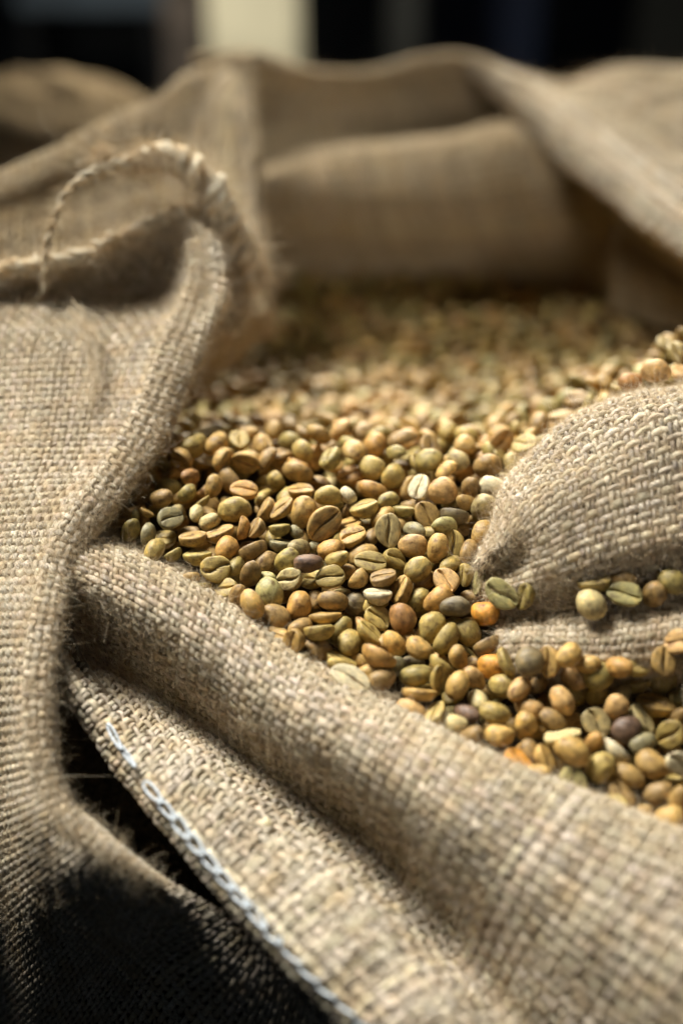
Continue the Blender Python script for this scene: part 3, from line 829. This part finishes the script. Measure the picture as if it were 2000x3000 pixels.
# ------------------------------------------------------------------ coffee beans
# px py length width angle roll colour [depth shift in mm]: roll 0 = flat creased face towards the viewer, 180 = round back, 90 = on edge
BEANS = """
475 1460 66 52 20 175 b|502 1519 72 66 20 15 s|431 1500 45 22 -30 80 t|392 1513 40 25 80 120 g|715 1436 82 55 -5 40 o|687 1495 100 76 10 178 k|611 1530 55 50 20 170 p
705 1548 76 38 80 95 o|641 1560 88 45 22 70 t|565 1573 80 46 8 70 t|576 1626 88 52 5 75 g|662 1611 72 65 60 170 o|737 1608 92 62 25 100 b|746 1548 66 45 60 60 b|632 1667 86 78 3 8 k
730 1680 72 52 80 130 b|781 1650 72 62 30 180 b|453 1615 72 56 60 175 k|504 1621 58 42 30 90 g|431 1570 75 36 85 120 s|656 1726 78 60 15 30 k|595 1717 52 40 0 100 g|690 1662 60 36 60 150 g 3
561 1691 52 42 0 120 t|574 1506 46 36 70 160 p|380 1555 72 42 70 140 g|555 1398 50 46 0 180 r|545 1442 62 46 45 120 g|619 1426 76 46 75 120 t|593 1468 52 24 35 90 k|775 1490 70 46 60 75 t 2
822 1490 86 42 45 60 t|886 1503 102 76 75 172 h|950 1536 118 80 48 -12 t|1034 1570 82 63 25 38 h|1023 1538 72 46 25 50 h 2|971 1610 78 62 20 150 o|904 1651 90 52 5 175 v|840 1642 82 66 40 180 g
873 1608 62 52 0 170 q|1085 1647 98 60 -5 24 k|1063 1631 94 70 15 175 t 3|1063 1486 88 62 20 70 k|1138 1559 106 73 97 4 q|1122 1519 82 62 40 170 h 4|1208 1600 89 76 0 176 n|1224 1669 81 75 40 180 k
1248 1508 84 79 -60 18 t|1229 1428 78 66 75 32 w|1297 1441 85 77 5 178 n|1092 1434 92 48 -22 125 o|1023 1452 58 40 -50 120 w|1135 1468 60 42 15 150 g 2|1183 1492 64 44 -5 82 g|881 1436 78 42 0 60 h
961 1455 76 56 0 175 k|974 1478 66 38 0 100 g 3|819 1545 66 48 5 85 g|825 1592 74 42 -5 76 s|869 1557 48 36 -45 120 s 3|920 1605 40 36 90 170 s 3|988 1639 72 42 20 180 k 2|1159 1639 70 60 -30 45 k
846 1698 73 69 20 8 p|908 1697 62 52 10 40 k 1|966 1693 91 70 12 12 k|1013 1675 60 40 0 180 b 3|1044 1697 70 56 50 115 t|1122 1690 82 50 15 58 b|1171 1728 92 56 65 58 t|1240 1707 82 54 40 178 b 3
1215 1557 64 44 -20 160 s 3|1256 1564 50 44 0 180 k 4|1090 1573 50 44 60 180 b 4|1178 1541 48 46 0 180 t 4|1020 1506 52 46 60 180 b 4|1280 1608 93 54 80 142 h|1327 1595 90 63 95 10 k|1409 1564 77 63 60 142 h
1420 1487 74 71 30 178 q|1444 1430 87 65 -15 178 w|1378 1430 60 52 80 180 b|1364 1468 52 46 -30 130 t|1332 1506 87 47 -10 105 d|1302 1541 66 42 -10 150 e 1|1369 1618 72 46 70 178 b 2|1318 1656 62 44 30 178 k 1
1304 1701 83 75 -50 10 n|1358 1688 72 56 95 60 k 1|1404 1704 86 56 78 62 e|1469 1742 108 73 -42 4 e|1531 1750 68 50 60 40 g|696 1751 76 52 75 178 b|739 1771 96 54 -62 150 h|790 1739 96 77 -75 175 e|780 1697 60 40 0 150 e 3
876 1774 90 70 80 175 o|810 1812 96 69 -35 178 b|976 1759 91 53 -8 125 b|952 1803 101 42 4 84 h|935 1844 93 52 5 92 k|881 1841 78 54 30 175 b 3|995 1849 96 40 58 122 g|1022 1885 70 70 70 175 k
930 1905 88 71 -20 176 b|855 1885 74 60 65 30 h|804 1860 86 44 -15 48 h|1045 1770 80 72 0 180 d 3|922 1761 52 44 90 180 b 4|1002 1936 96 50 -25 62 k 2|995 1952 78 44 -20 172 k|1027 1991 124 58 -28 30 w
1078 1978 84 58 20 176 h|887 1924 40 34 0 170 w|766 1825 54 42 -40 150 b 3|1106 1740 86 48 -3 72 w|1107 1812 86 75 -45 26 k|1178 1815 91 75 -70 176 r|1224 1759 84 60 50 178 g 1|1281 1759 102 60 40 142 o
1334 1780 89 56 0 178 d|1421 1798 85 79 0 178 y|1265 1839 96 73 65 178 k|1305 1870 106 52 58 120 k 1|1372 1855 90 73 -62 178 k|1425 1887 89 52 28 105 b 1|1085 1854 90 48 -48 62 k|1155 1885 85 60 -50 165 h
1229 1900 90 60 -32 160 t|1111 1920 113 54 -28 105 o|1343 1927 74 52 -75 170 t|1296 1946 84 42 -35 95 k 1|1386 1943 46 42 0 180 b 2|1442 1952 82 74 0 178 y|1487 1940 93 40 -65 76 k 1|1168 1952 60 40 -50 150 s 3
1219 1981 101 60 10 172 g|1289 1991 86 44 -85 42 k|1340 2010 90 62 60 165 h|1388 1989 77 50 -55 172 n|1230 2027 102 44 -5 85 h|1471 2010 82 73 0 175 k|1519 2023 78 52 50 160 n|1120 1990 86 62 30 175 b
1209 1946 62 50 0 180 d 4|1315 1994 50 40 30 180 p 4|1549 1939 86 82 60 180 d|1605 1940 95 62 95 28 h 1|1663 1924 82 64 40 172 h|1730 1773 98 81 -55 178 p -3|1738 1701 101 58 5 55 k 2|1828 1742 109 70 -12 18 e -2.5
1822 1704 93 56 -5 178 b 2|1918 1742 78 71 60 178 b|1969 1706 90 70 -25 178 g|1985 1883 78 76 0 10 n|1945 1940 91 73 -80 14 t|1938 1990 93 85 20 178 k|1860 1994 91 64 5 58 k|1814 1956 74 60 -10 176 o
1747 1978 101 86 -30 180 g|1717 1947 82 52 0 178 h 2|1683 1988 89 51 -40 125 n|1576 2004 60 52 70 178 b 1|1870 1956 62 48 0 40 k 2|1648 2054 96 58 -55 145 n|1679 2035 77 58 -25 172 k|1750 2035 70 67 40 178 k
1819 2035 60 50 50 175 p|1803 2075 80 72 70 178 n|1921 2062 116 55 -12 60 h|1991 2048 62 54 0 178 e|1746 2120 93 81 -50 10 q|1835 2140 88 82 20 180 v|1883 2105 96 52 -55 62 p 1|1962 2153 87 85 45 4 k
1883 2179 82 58 30 178 s 2|1618 2110 91 55 -35 170 b|1677 2115 62 50 0 178 o 2|1548 2077 91 53 -15 145 n|1538 2131 77 73 80 178 h|1647 2156 114 48 10 72 p|1677 2204 106 72 -25 165 h|1736 2179 70 52 50 178 o 1
1806 2201 101 50 -42 105 w|1760 2252 99 77 55 178 k|1911 2242 113 81 -30 178 t|1844 2274 99 53 -35 172 t 1|1599 2220 86 52 -65 58 h|1554 2207 91 58 -65 176 b 1|1677 2297 101 85 100 4 e|1793 2357 87 61 -15 48 k
1822 2328 96 62 -50 30 b 2|1924 2328 101 67 15 176 b|1988 2338 66 56 60 176 t|1991 2242 80 64 -30 10 w|1959 2405 98 82 20 178 h|1886 2395 68 61 70 178 h|1519 2230 101 64 -45 48 y|1988 2099 62 52 30 178 b 2
1205 2089 106 77 -35 178 n|1275 2086 64 46 70 42 k|1326 2126 89 64 -5 178 p|1368 2092 78 48 -25 178 v 1|1384 2156 70 52 30 178 b 1|1400 2054 62 52 -60 172 p|1448 2092 91 64 -15 172 k|1463 2156 93 67 -5 178 h
1580 2268 66 54 0 178 h|1921 1089 90 72 -5 178 n|1845 1118 72 54 10 150 r|1822 1135 70 50 -10 60 k
"""
TINT = dict(o=(.56, .275, .065), h=(.54, .33, .095), t=(.46, .285, .095), k=(.43, .325, .095), g=(.29, .245, .07), p=(.62, .53, .28), w=(.64, .57, .39), e=(.42, .41, .18),
            d=(.17, .135, .075), b=(.28, .165, .06), v=(.125, .068, .05), r=(.38, .15, .04), y=(.64, .285, .035), s=(.23, .255, .18), n=(.60, .36, .15), q=(.41, .34, .17))
_M = np.array((.42, .29, .092))
TINT = {k: tuple((np.array(v) * (1 - m) + _M * m) * (.88 if k in 'vwyd' else .86)) for k, v in TINT.items() for m in (.10 if k in 'vwyd' else .42 if k in 'os' else .34,)}
WORD = dict(o='orange tan', h='honey coloured', t='tan', k='khaki', g='olive green', p='pale straw', w='whitish', e='pale green', d='dark grey brown', b='brown', v='dark purplish brown',
            r='reddish brown', y='bright orange', s='grey green', n='peach coloured', q='greyish khaki')

def bean_mesh_data(seed, na=40, nl=18, peaberry=False):
    """long axis x, flat creased face +z; unit: millimetres"""
    r = np.random.default_rng(seed)
    L, W = 9.0, 7.0 * r.uniform(.95, 1.05)
    tb, tf = 3.3 * r.uniform(.92, 1.12), .62
    if peaberry:
        tf, tb, W = 2.3, 3.1, 6.6
    a = np.linspace(0, 2 * np.pi, na, endpoint=False)
    a = a - .55 * np.sin(2 * (a - np.pi / 2)) * .5 - .16 * np.sin(a - np.pi / 2) * 0        # denser about the crease
    a = np.where(np.sin(a) > 0, np.pi / 2 + np.sign(a - np.pi / 2) * np.abs((a - np.pi / 2) / (np.pi / 2)) ** 1.45 * (np.pi / 2), a)
    th = np.linspace(0, np.pi, nl)
    sx = -np.cos(th)[:, None] * np.ones(na)[None]
    rad = np.sin(th)[:, None] ** .92
    cy, cz = np.cos(a)[None], np.sin(a)[None]
    x = L / 2 * sx
    y = W / 2 * rad * np.sign(cy) * np.abs(cy) ** .85
    z = np.where(cz < 0, -tb * rad * np.abs(cz) ** .92, tf * rad ** .5 * np.abs(cz) ** .4)
    z = z - .25 * (1 - rad) ** 2
    bend = r.uniform(-.7, .7)
    y = y + bend * (sx ** 2 - .4)
    x = x + r.uniform(-.3, .3) * (y / W) ** 2
    taper = r.uniform(-.12, .12)
    y, z = y * (1 + taper * sx), z * (1 + taper * sx)
    amp, ph = r.uniform(.25, .85) * r.choice([-1, 1]), r.uniform(-.3, .3)
    yc = amp * np.sin(sx * 2.6 + ph) + bend * (sx ** 2 - .4)
    width, depth = r.uniform(.13, .25), r.uniform(.6, 1.15)
    up = (cz > 0) * np.ones_like(x)
    width = width * (1 + .45 * np.sin(sx * r.uniform(2, 4) + r.uniform(0, 6)))
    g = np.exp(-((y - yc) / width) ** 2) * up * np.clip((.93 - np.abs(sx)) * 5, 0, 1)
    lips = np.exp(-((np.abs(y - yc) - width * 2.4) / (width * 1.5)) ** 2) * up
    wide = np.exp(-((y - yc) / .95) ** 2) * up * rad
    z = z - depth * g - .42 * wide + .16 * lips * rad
    lump = np.zeros_like(x)
    for _ in range(9):
        k = r.normal(size=3) * .55
        lump += np.sin(k[0] * x + k[1] * y + k[2] * z + r.uniform(0, 6.28))
    for _ in range(12):
        k = r.normal(size=3) * 1.5
        lump += .42 * np.sin(k[0] * x + k[1] * y + k[2] * z + r.uniform(0, 6.28))
    s = 1 + lump * .0135
    x, y, z = x * s, y * s, z * s
    V = np.stack([x, y, z + .9], -1)
    Vp = V[1:-1].reshape(-1, 3)
    ends = V[[0, -1]].mean(1)
    n = nl - 2
    idx = np.arange(n * na).reshape(n, na)
    nx = np.roll(idx, -1, 1)
    Q = np.stack([idx[:-1], nx[:-1], nx[1:], idx[1:]], -1).reshape(-1, 4)
    T = np.concatenate([np.stack([idx[0], np.full(na, n * na), nx[0]], -1), np.stack([idx[-1], nx[-1], np.full(na, n * na + 1)], -1)])
    gr = np.concatenate([(g[1:-1] ** 1.6).ravel() * .6, [0, 0]])
    VV = np.concatenate([Vp, ends])
    tris = np.concatenate([Q[:, [0, 1, 2]], Q[:, [0, 2, 3]], T])
    # silverskin strip that lies in the crease
    q = np.linspace(-.80, .80, 14)
    yy = amp * np.sin(q * 2.6 + ph) + bend * (q ** 2 - .4) + .05 * np.sin(q * 17)
    hw = .09 * (1 - q ** 4) + .02
    zz = tf * (1 - q ** 2) ** .3 - depth * .72 - .40 + .9 + .05 * np.sin(q * 23) + taper * q
    S = np.stack([np.stack([q * L / 2, yy - hw, zz + .08], -1), np.stack([q * L / 2, yy, zz - .05], -1), np.stack([q * L / 2, yy + hw, zz + .08], -1)], 1)
    return VV * .001, tris, gr, S * .001

VARIANTS = [bean_mesh_data(100 + k) for k in range(10)] + [bean_mesh_data(200 + k, peaberry=True) for k in range(2)]
BEAN_ME, SKIN_ME = [], []
for V, T, gr, S in VARIANTS:
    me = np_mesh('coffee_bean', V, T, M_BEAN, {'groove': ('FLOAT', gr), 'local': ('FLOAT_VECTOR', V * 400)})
    BEAN_ME.append(me)
    SKIN_ME.append(np_mesh('silverskin', S, grid_quads(14, 3), M_SKIN))
LOW = [bean_mesh_data(300 + k, 14, 9) for k in range(8)]

# height of the heap
HX = np.array([-.3, -.08, -.03, .03, .07, .11, .3])
def heap(x, y):
    near = .33 * np.minimum(y, 0)
    crest = .006 + .02 * 0
    far = np.interp(y, [0, .015, .03, .045, .06, .10, .14, .20, .26, .34, .45], [0, .0025, .0025, -.002, -.010, -.030, -.047, -.063, -.070, -.074, -.075])
    z = np.where(y < 0, near, far)
    rise = np.clip((x - .055) / .06, 0, 1)
    z = z + np.where(y > .01, rise ** 1.2 * .036 * np.clip((y - .01) / .03, 0, 1) * np.clip(1.3 - (y - .04) / .12, 0, 1), 0)
    sink = np.clip((-x - .055) / .07, 0, 1)
    z = z - sink * .012
    return z

def heap_depth(px, py):
    """depth along the axis at which the ray of a pixel first meets the heap"""
    d = np.linspace(.30, .80, 1200)
    pts = np.stack([P(px, py, q) for q in d])
    under = pts[:, 2] < heap(pts[:, 0], pts[:, 1])
    return d[np.argmax(under)] if under.any() else .7

def tree_of(G):
    q = grid_quads(*G.shape[:2])
    return BVHTree.FromPolygons(G.reshape(-1, 3).tolist(), q.tolist())
TREE_RIGHT, TREE_FRONT, TREE_LEFT = tree_of(G_RIGHT), tree_of(G_FRONT), tree_of(G_LEFT)
TREES = [TREE_RIGHT, TREE_FRONT, TREE_LEFT, tree_of(G_BACK), tree_of(G_WALL), tree_of(G_FLAP), tree_of(G_RW)]

def orient(angle, roll, tilt, point):
    """columns: bean axes x (long), y, z (flat face) in the world"""
    v = CAM - point; v /= np.linalg.norm(v)
    r_ = np.cross(UP, v); r_ /= np.linalg.norm(r_)
    u_ = np.cross(v, r_)
    a = math.radians(angle)
    ax = r_ * math.cos(a) + u_ * math.sin(a)
    pe = -r_ * math.sin(a) + u_ * math.cos(a)
    ax2 = ax * math.cos(tilt) + v * math.sin(tilt)
    v2 = v * math.cos(tilt) - ax * math.sin(tilt)
    ro = math.radians(roll)
    z = v2 * math.cos(ro) + pe * math.sin(ro)
    y = np.cross(z, ax2)
    return np.stack([ax2, y, z], 1)

rb = np.random.default_rng(5)
beans = []                                                # dicts: c, R, s, col, pose, var
for e in BEANS.replace('\n', '|').split('|'):
    f = e.split()
    if len(f) < 7:
        continue
    px, py, L, W, ang, roll = map(float, f[:6])
    dz = float(f[7]) * .001 if len(f) > 7 else 0.0
    d = heap_depth(px, py)
    on_cloth = False
    if py < 1140 and px > 1800:
        d = {1921: .436, 1845: .442, 1822: .446}[int(px)]
    pt = P(px, py, d)
    dirv = Vector(pt - CAM).normalized()
    hits = [TREE_RIGHT.ray_cast(Vector(CAM), Vector(P(px + ox, py + oy, d) - CAM).normalized())[0] for ox, oy in ((0, 0), (26, 0), (-26, 0), (0, 22))]
    if hits[0] is not None:
        dc = min(project(np.array(h))[2] + (.0006 if k else 0) for k, h in enumerate(hits) if h is not None)
        if dc - .0036 < d:
            d, on_cloth = dc - .0036, True
    d += dz
    Lm, Wm = L * d / FPX, W * d / FPX
    tilt = 0.0
    if Lm < .0082 and L > 44 and not 55 < roll < 125:
        tilt = math.acos(max(.72, Lm / .0084)) * rb.choice([-1, 1]); Lm = Lm / math.cos(tilt)
    edge = abs(math.sin(math.radians(roll)))
    sx = Lm / .009
    sy = Wm / .007 * (1 - edge) + sx * edge
    sz = Wm / .0046 * edge + (sx + Wm / .007) / 2 * (1 - edge)
    sz = min(max(sz, .72 * sx), 1.25 * sx); sy = min(max(sy, .72 * sx), 1.25 * sx)
    beans.append(dict(c=P(px, py, d), R=orient(ang, roll, tilt, P(px, py, d)), s=np.array((sx, sy, sz)), col=f[6], roll=roll, ang=ang, hand=True, cloth=on_cloth,
                      var=(int(rb.integers(10, 12)) if abs(L - W) < 7 and roll > 150 and rb.random() < .5 else int(rb.integers(0, 10)))))

# the one chip of bean that sticks to the cuff
hit = TREE_FRONT.ray_cast(Vector(CAM), Vector(P(778, 2423, .37) - CAM).normalized())
chip_at = np.array(hit[0]) + np.array(hit[1]) * (-.0008 if Vector(hit[1]).dot(Vector(P(778, 2423, .37) - CAM)) > 0 else .0008)

AX = np.array((4.5, 3.5, 2.4)) * .001
def relax(bs, rounds, free=lambda b: True):
    """push beans that run into each other apart along the line of sight"""
    C = np.array([b['c'] for b in bs]); C0 = C.copy()
    A = np.array([b['R'] @ np.diag((AX * b['s']) ** 2) @ b['R'].T for b in bs])
    view = C - CAM; view /= np.linalg.norm(view, axis=1, keepdims=True)
    mv = np.array([free(b) for b in bs])
    for _ in range(rounds):
        D = C[:, None] - C[None]
        dist = np.linalg.norm(D, axis=2) + np.eye(len(bs))
        I, J = np.nonzero(np.triu(dist < .011, 1))
        for i, j in zip(I, J):
            n = C[j] - C[i]; l = np.linalg.norm(n) + 1e-9; n /= l
            pen = math.sqrt(n @ A[i] @ n) + math.sqrt(n @ A[j] @ n) - l
            if pen > .0004:
                di, dj = (C[i] - CAM) @ FW, (C[j] - CAM) @ FW
                s = .35 * pen * (1 if di < dj else -1)
                if mv[i]: C[i] -= view[i] * s
                if mv[j]: C[j] += view[j] * s
        off = ((C - C0) * view).sum(1)
        C = C0 + view * np.clip(off, -.004, .005)[:, None]
    for b, c in zip(bs, C):
        b['c'] = c
relax(beans, 8, lambda b: not b['cloth'])

# the rest of the heap: a Poisson disc layer on the surface and another below it
PAL = list('hhhhttttttkkkkkkkgggggbbbbbooqen')
def random_rotation(r, p, flat=.55):
    roll = r.choice([r.normal(0, 25), r.normal(180, 30), r.normal(90, 25), r.normal(-90, 25)])
    nrm_tilt = r.normal(0, .35, 2)
    z = np.array((nrm_tilt[0], nrm_tilt[1] - .15, 1.0)); z /= np.linalg.norm(z)
    a = r.uniform(0, 2 * np.pi)
    x = np.array((math.cos(a), math.sin(a), 0)); x -= z * (x @ z); x /= np.linalg.norm(x)
    y = np.cross(z, x)
    ro = math.radians(roll)
    z2, y2 = z * math.cos(ro) + y * math.sin(ro), y * math.cos(ro) - z * math.sin(ro)
    return np.stack([x, y2, z2], 1), roll

def inside_cloth(p, m=.003):
    v = Vector(p)
    return any((t.find_nearest(v, m)[0] is not None) for t in TREES[:3])

def poisson(x0, x1, y0, y1, dist, r, tries):
    cell = dist / math.sqrt(2)
    grid, out = {}, []
    for _ in range(tries):
        x, y = r.uniform(x0, x1), r.uniform(y0, y1)
        k = (int(x / cell + 1000), int(y / cell + 1000))
        ok = True
        for i in range(k[0] - 2, k[0] + 3):
            for j in range(k[1] - 2, k[1] + 3):
                q = grid.get((i, j))
                if q and (q[0] - x) ** 2 + (q[1] - y) ** 2 < dist ** 2:
                    ok = False; break
            if not ok: break
        if ok:
            grid[k] = (x, y); out.append((x, y))
    return out

fill = []
HC = np.array([b['c'] for b in beans])
HP = np.array([project(b['c'])[:2] for b in beans])
for layer, drop in enumerate((0.0, .0055, .0105)):
    for x, y in poisson(-.20, .25, -.125, .37, .0070, rb, 36000):
        z = float(heap(np.array(x), np.array(y))) - drop + rb.normal(0, .0010)
        p = np.array((x, y, z))
        px, py, d = project(p)
        if px < 150 or px > 2650 or py > 2560 or (layer == 2 and (d > .47)):
            continue
        near_hand = np.linalg.norm(HC - p, axis=1).min()
        if layer == 0 and (near_hand < .0078 or np.hypot(HP[:, 0] - px, HP[:, 1] - py).min() < 52):
            continue
        if layer == 1 and near_hand < .0052:
            continue
        if py > np.interp(px, [q[0] for q in CREST], [q[1] for q in CREST]) + 20:
            continue
        if inside_cloth(p, .004):
            continue
        R, roll = random_rotation(rb, p)
        s = rb.normal(1.0, .07) * (.93 if d > .5 else .95)
        fill.append(dict(c=p, R=R, s=np.array((s, s * rb.normal(1, .05), s * rb.normal(1, .06))), col=str(rb.choice(PAL)), roll=roll, ang=0, hand=False, cloth=False, layer=layer,
                         var=int(rb.integers(0, 12)), px=px, py=py, d=d))

# which fill beans show largest: cast rays from the camera to each against cloth and all beans
def seen_share(bs):
    """fraction of sample points on each bean's camera side that the camera sees, by a coarse z-buffer of discs"""
    W_, H_ = 500, 750
    buf = np.full((H_, W_), 9.9); ident = np.full((H_, W_), -1)
    for k, b in enumerate(bs):
        px, py, d = project(b['c'])
        A = b['R'] @ np.diag((AX * b['s']) ** 2) @ b['R'].T
        ex, ey, ez = math.sqrt(RX @ A @ RX), math.sqrt(UP @ A @ UP), math.sqrt(FW @ A @ FW)
        cxy = RX @ A @ UP
        M = np.linalg.inv(np.array([[ex * ex, cxy], [cxy, ey * ey]]))
        sc = FPX / d / 4
        u0, v0 = px / 4, py / 4
        for v in range(max(0, int(v0 - ey * sc)), min(H_, int(v0 + ey * sc) + 2)):
            for u in range(max(0, int(u0 - ex * sc)), min(W_, int(u0 + ex * sc) + 2)):
                q = np.array(((u + .5 - u0) / sc, -(v + .5 - v0) / sc))
                g = q @ M @ q
                if g < 1:
                    dep = d - ez * math.sqrt(1 - g)
                    if dep < buf[v, u]:
                        buf[v, u] = dep; ident[v, u] = k
    # cloth in front
    cnt = np.zeros(len(bs), int)
    vs, us = np.nonzero(ident >= 0)
    org = Vector(CAM)
    for v, u in zip(vs, us):
        dep = buf[v, u]
        p = P(u * 4 + 2, v * 4 + 2, dep)
        dv = Vector(p - CAM); L = dv.length; dv.normalize()
        if any(t.ray_cast(org, dv, L)[0] is not None for t in TREES):
            continue
        cnt[ident[v, u]] += 1
    return cnt
everyone = beans + fill
CNT = seen_share(everyone)
for b, c in zip(everyone, CNT):
    b['seen'] = int(c)
hand_ok = [b for b in beans if b['seen'] >= 6]
order = sorted([b for b in fill if b['seen'] >= 40], key=lambda b: -b['seen'])
single = hand_ok + order[:max(0, 299 - len(hand_ok))]
ids = {id(b) for b in single}
rest = [b for b in everyone if id(b) not in ids and (b['hand'] or b['layer'] < 2 or b['seen'])]

# one mesh for the beans past the 300 that show largest
def heap_mesh(bs):
    Vs, Ts, Gs, Ls, Cs, b0 = [], [], [], [], [], 0
    r = np.random.default_rng(77)
    for b in bs:
        V, T, gr, S = LOW[b['var'] % 8] if project(b['c'])[2] > .46 or not b['hand'] else VARIANTS[b['var']]
        W = (V - (0, 0, .0009 - .0002)) * b['s'] @ b['R'].T + b['c']
        Vs.append(W); Ts.append(T + b0); Gs.append(gr); Ls.append(V * 400)
        c = np.array(TINT[b['col']]) * np.clip(r.normal(1, .1), .75, 1.3)
        Cs.append(np.tile(np.append(c, r.uniform()), (len(V), 1))); b0 += len(V)
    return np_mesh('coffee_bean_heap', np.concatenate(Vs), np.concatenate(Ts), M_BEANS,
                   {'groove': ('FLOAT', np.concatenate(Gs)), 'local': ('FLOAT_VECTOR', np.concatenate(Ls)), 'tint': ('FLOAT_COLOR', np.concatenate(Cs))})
tag(link('coffee_bean_heap', heap_mesh(rest)), 'mass of green coffee beans filling the sack behind and below the nearest beans', 'coffee beans', kind='stuff')

# ---- the single beans, and a label for each that tells it from the others
def pose_word(b):
    r = abs((b['roll'] + 180) % 360 - 180)
    return 'crease side up' if r < 35 else 'half turned with crease showing' if r < 70 else 'lying on edge' if r < 112 else 'round side up'

for b in single:
    b['px'], b['py'], b['d'] = project(b['c'])
def place(b):
    x, y = b['px'], b['py']
    if b['cloth'] and y < 1850:
        return 'on the cloth ledge of the right fold'
    if y < 1300:
        return 'high behind the right fold'
    front_y = np.interp(x, [p[0] for p in CREST], [p[1] for p in CREST])
    if front_y - y < 105:
        return 'against the rolled front rim'
    if x > 1330 and y < 1720:
        return 'beside the right fold'
    if x < 620:
        return 'in the hollow by the left flap'
    if y < 1500:
        return 'on the crest of the heap'
    if x > 1440:
        return 'in the spill below the cloth ledge'
    return 'in the middle of the heap'
SIZE = sorted(b['s'][0] for b in single)
def size_word(b):
    return 'small ' if b['s'][0] < SIZE[len(SIZE) // 6] else 'large ' if b['s'][0] > SIZE[-len(SIZE) // 6] else ''
def way(a, o):
    dx, dy = a['px'] - o['px'], a['py'] - o['py']
    if abs(dx) > abs(dy):
        return 'right of' if dx > 0 else 'left of'
    return 'below' if dy > 0 else 'above'
taken = {}
def options(b):
    near = sorted((o for o in single if o is not b), key=lambda o: (o['px'] - b['px']) ** 2 + (o['py'] - b['py']) ** 2)[:9]
    w, z, p, pl = size_word(b), WORD[b['col']], pose_word(b), place(b)
    yield f'{z} bean {p} {pl}'
    if w:
        yield f'{w}{z} bean {p} {pl}'
    for o in near[:6]:
        if o['col'] != b['col']:
            yield f"{z} bean {p}, {way(b, o)} the {WORD[o['col']]} one {pl}"
    for o in near[:6]:
        yield f"{z} bean {p}, {way(b, o)} a {size_word(o)}{WORD[o['col']]} one {pose_word(o).split(' with')[0]}"
    for i, o in enumerate(near):
        for q in near[i + 1:]:
            yield f"{w}{z} bean {p}, {way(b, o)} a {WORD[o['col']]} and {way(b, q)} a {WORD[q['col']]} bean"
allopts = [list(dict.fromkeys(t.replace(' a olive', ' an olive').replace(' a orange', ' an orange') for t in options(b) if len(t.replace(',', '').split()) <= 16)) for b in single]
from collections import Counter
tally = Counter(t for o in allopts for t in o)
for b, o in zip(single, allopts):
    uniq = [t for t in o if tally[t] == 1 and t not in taken] or [t for t in o if t not in taken] or o
    b['label'] = uniq[0]
    taken[uniq[0]] = 1

r = np.random.default_rng(31)
proto = link('coffee_bean', BEAN_ME[0])
proto_skin = link('silverskin', SKIN_ME[0], proto)
for k, b in enumerate(single):
    if k == 0:
        o, s = proto, proto_skin
    else:
        o, s = proto.copy(), None
        COL.objects.link(o)
    o.data = BEAN_ME[b['var']]
    shift = b['R'] @ (np.array((0, 0, -.0007)) * b['s'])
    M = np.eye(4); M[:3, :3] = b['R'] * b['s'][None, :]; M[:3, 3] = b['c'] + shift
    o.matrix_world = Matrix(M.tolist())
    c = np.array(TINT[b['col']]) * np.clip(r.normal(1, .08), .8, 1.25)
    o.color = (*np.clip(c, 0, 1), 1)
    tag(o, b['label'], 'coffee bean', 'green coffee beans on top of the heap')
    if pose_word(b).find('crease') >= 0 or k == 0:
        if s is None:
            s = proto_skin.copy()
            COL.objects.link(s)
            s.parent = o
            s.matrix_parent_inverse.identity()
        s.data = SKIN_ME[b['var']]

chip = link('bean_chip', bpy.data.meshes.new('bean_chip'))
V, T, gr, S = bean_mesh_data(901, 20, 12)
chip.data = np_mesh('bean_chip', V * (.36, .42, .4), T, M_BEAN, {'groove': ('FLOAT', gr * 0), 'local': ('FLOAT_VECTOR', V * 400)})
chip.matrix_world = Matrix.Translation(Vector(chip_at)) @ Matrix(orient(-55, 150, 0, chip_at).tolist()).to_4x4()
chip.color = (.62, .55, .36, 1)
tag(chip, 'pale chip of bean stuck to the hairy cloth of the front cuff', 'bean chip')
print('BEANS single', len(single), 'hand', len(hand_ok), 'rest', len(rest), 'unique labels', len(taken))
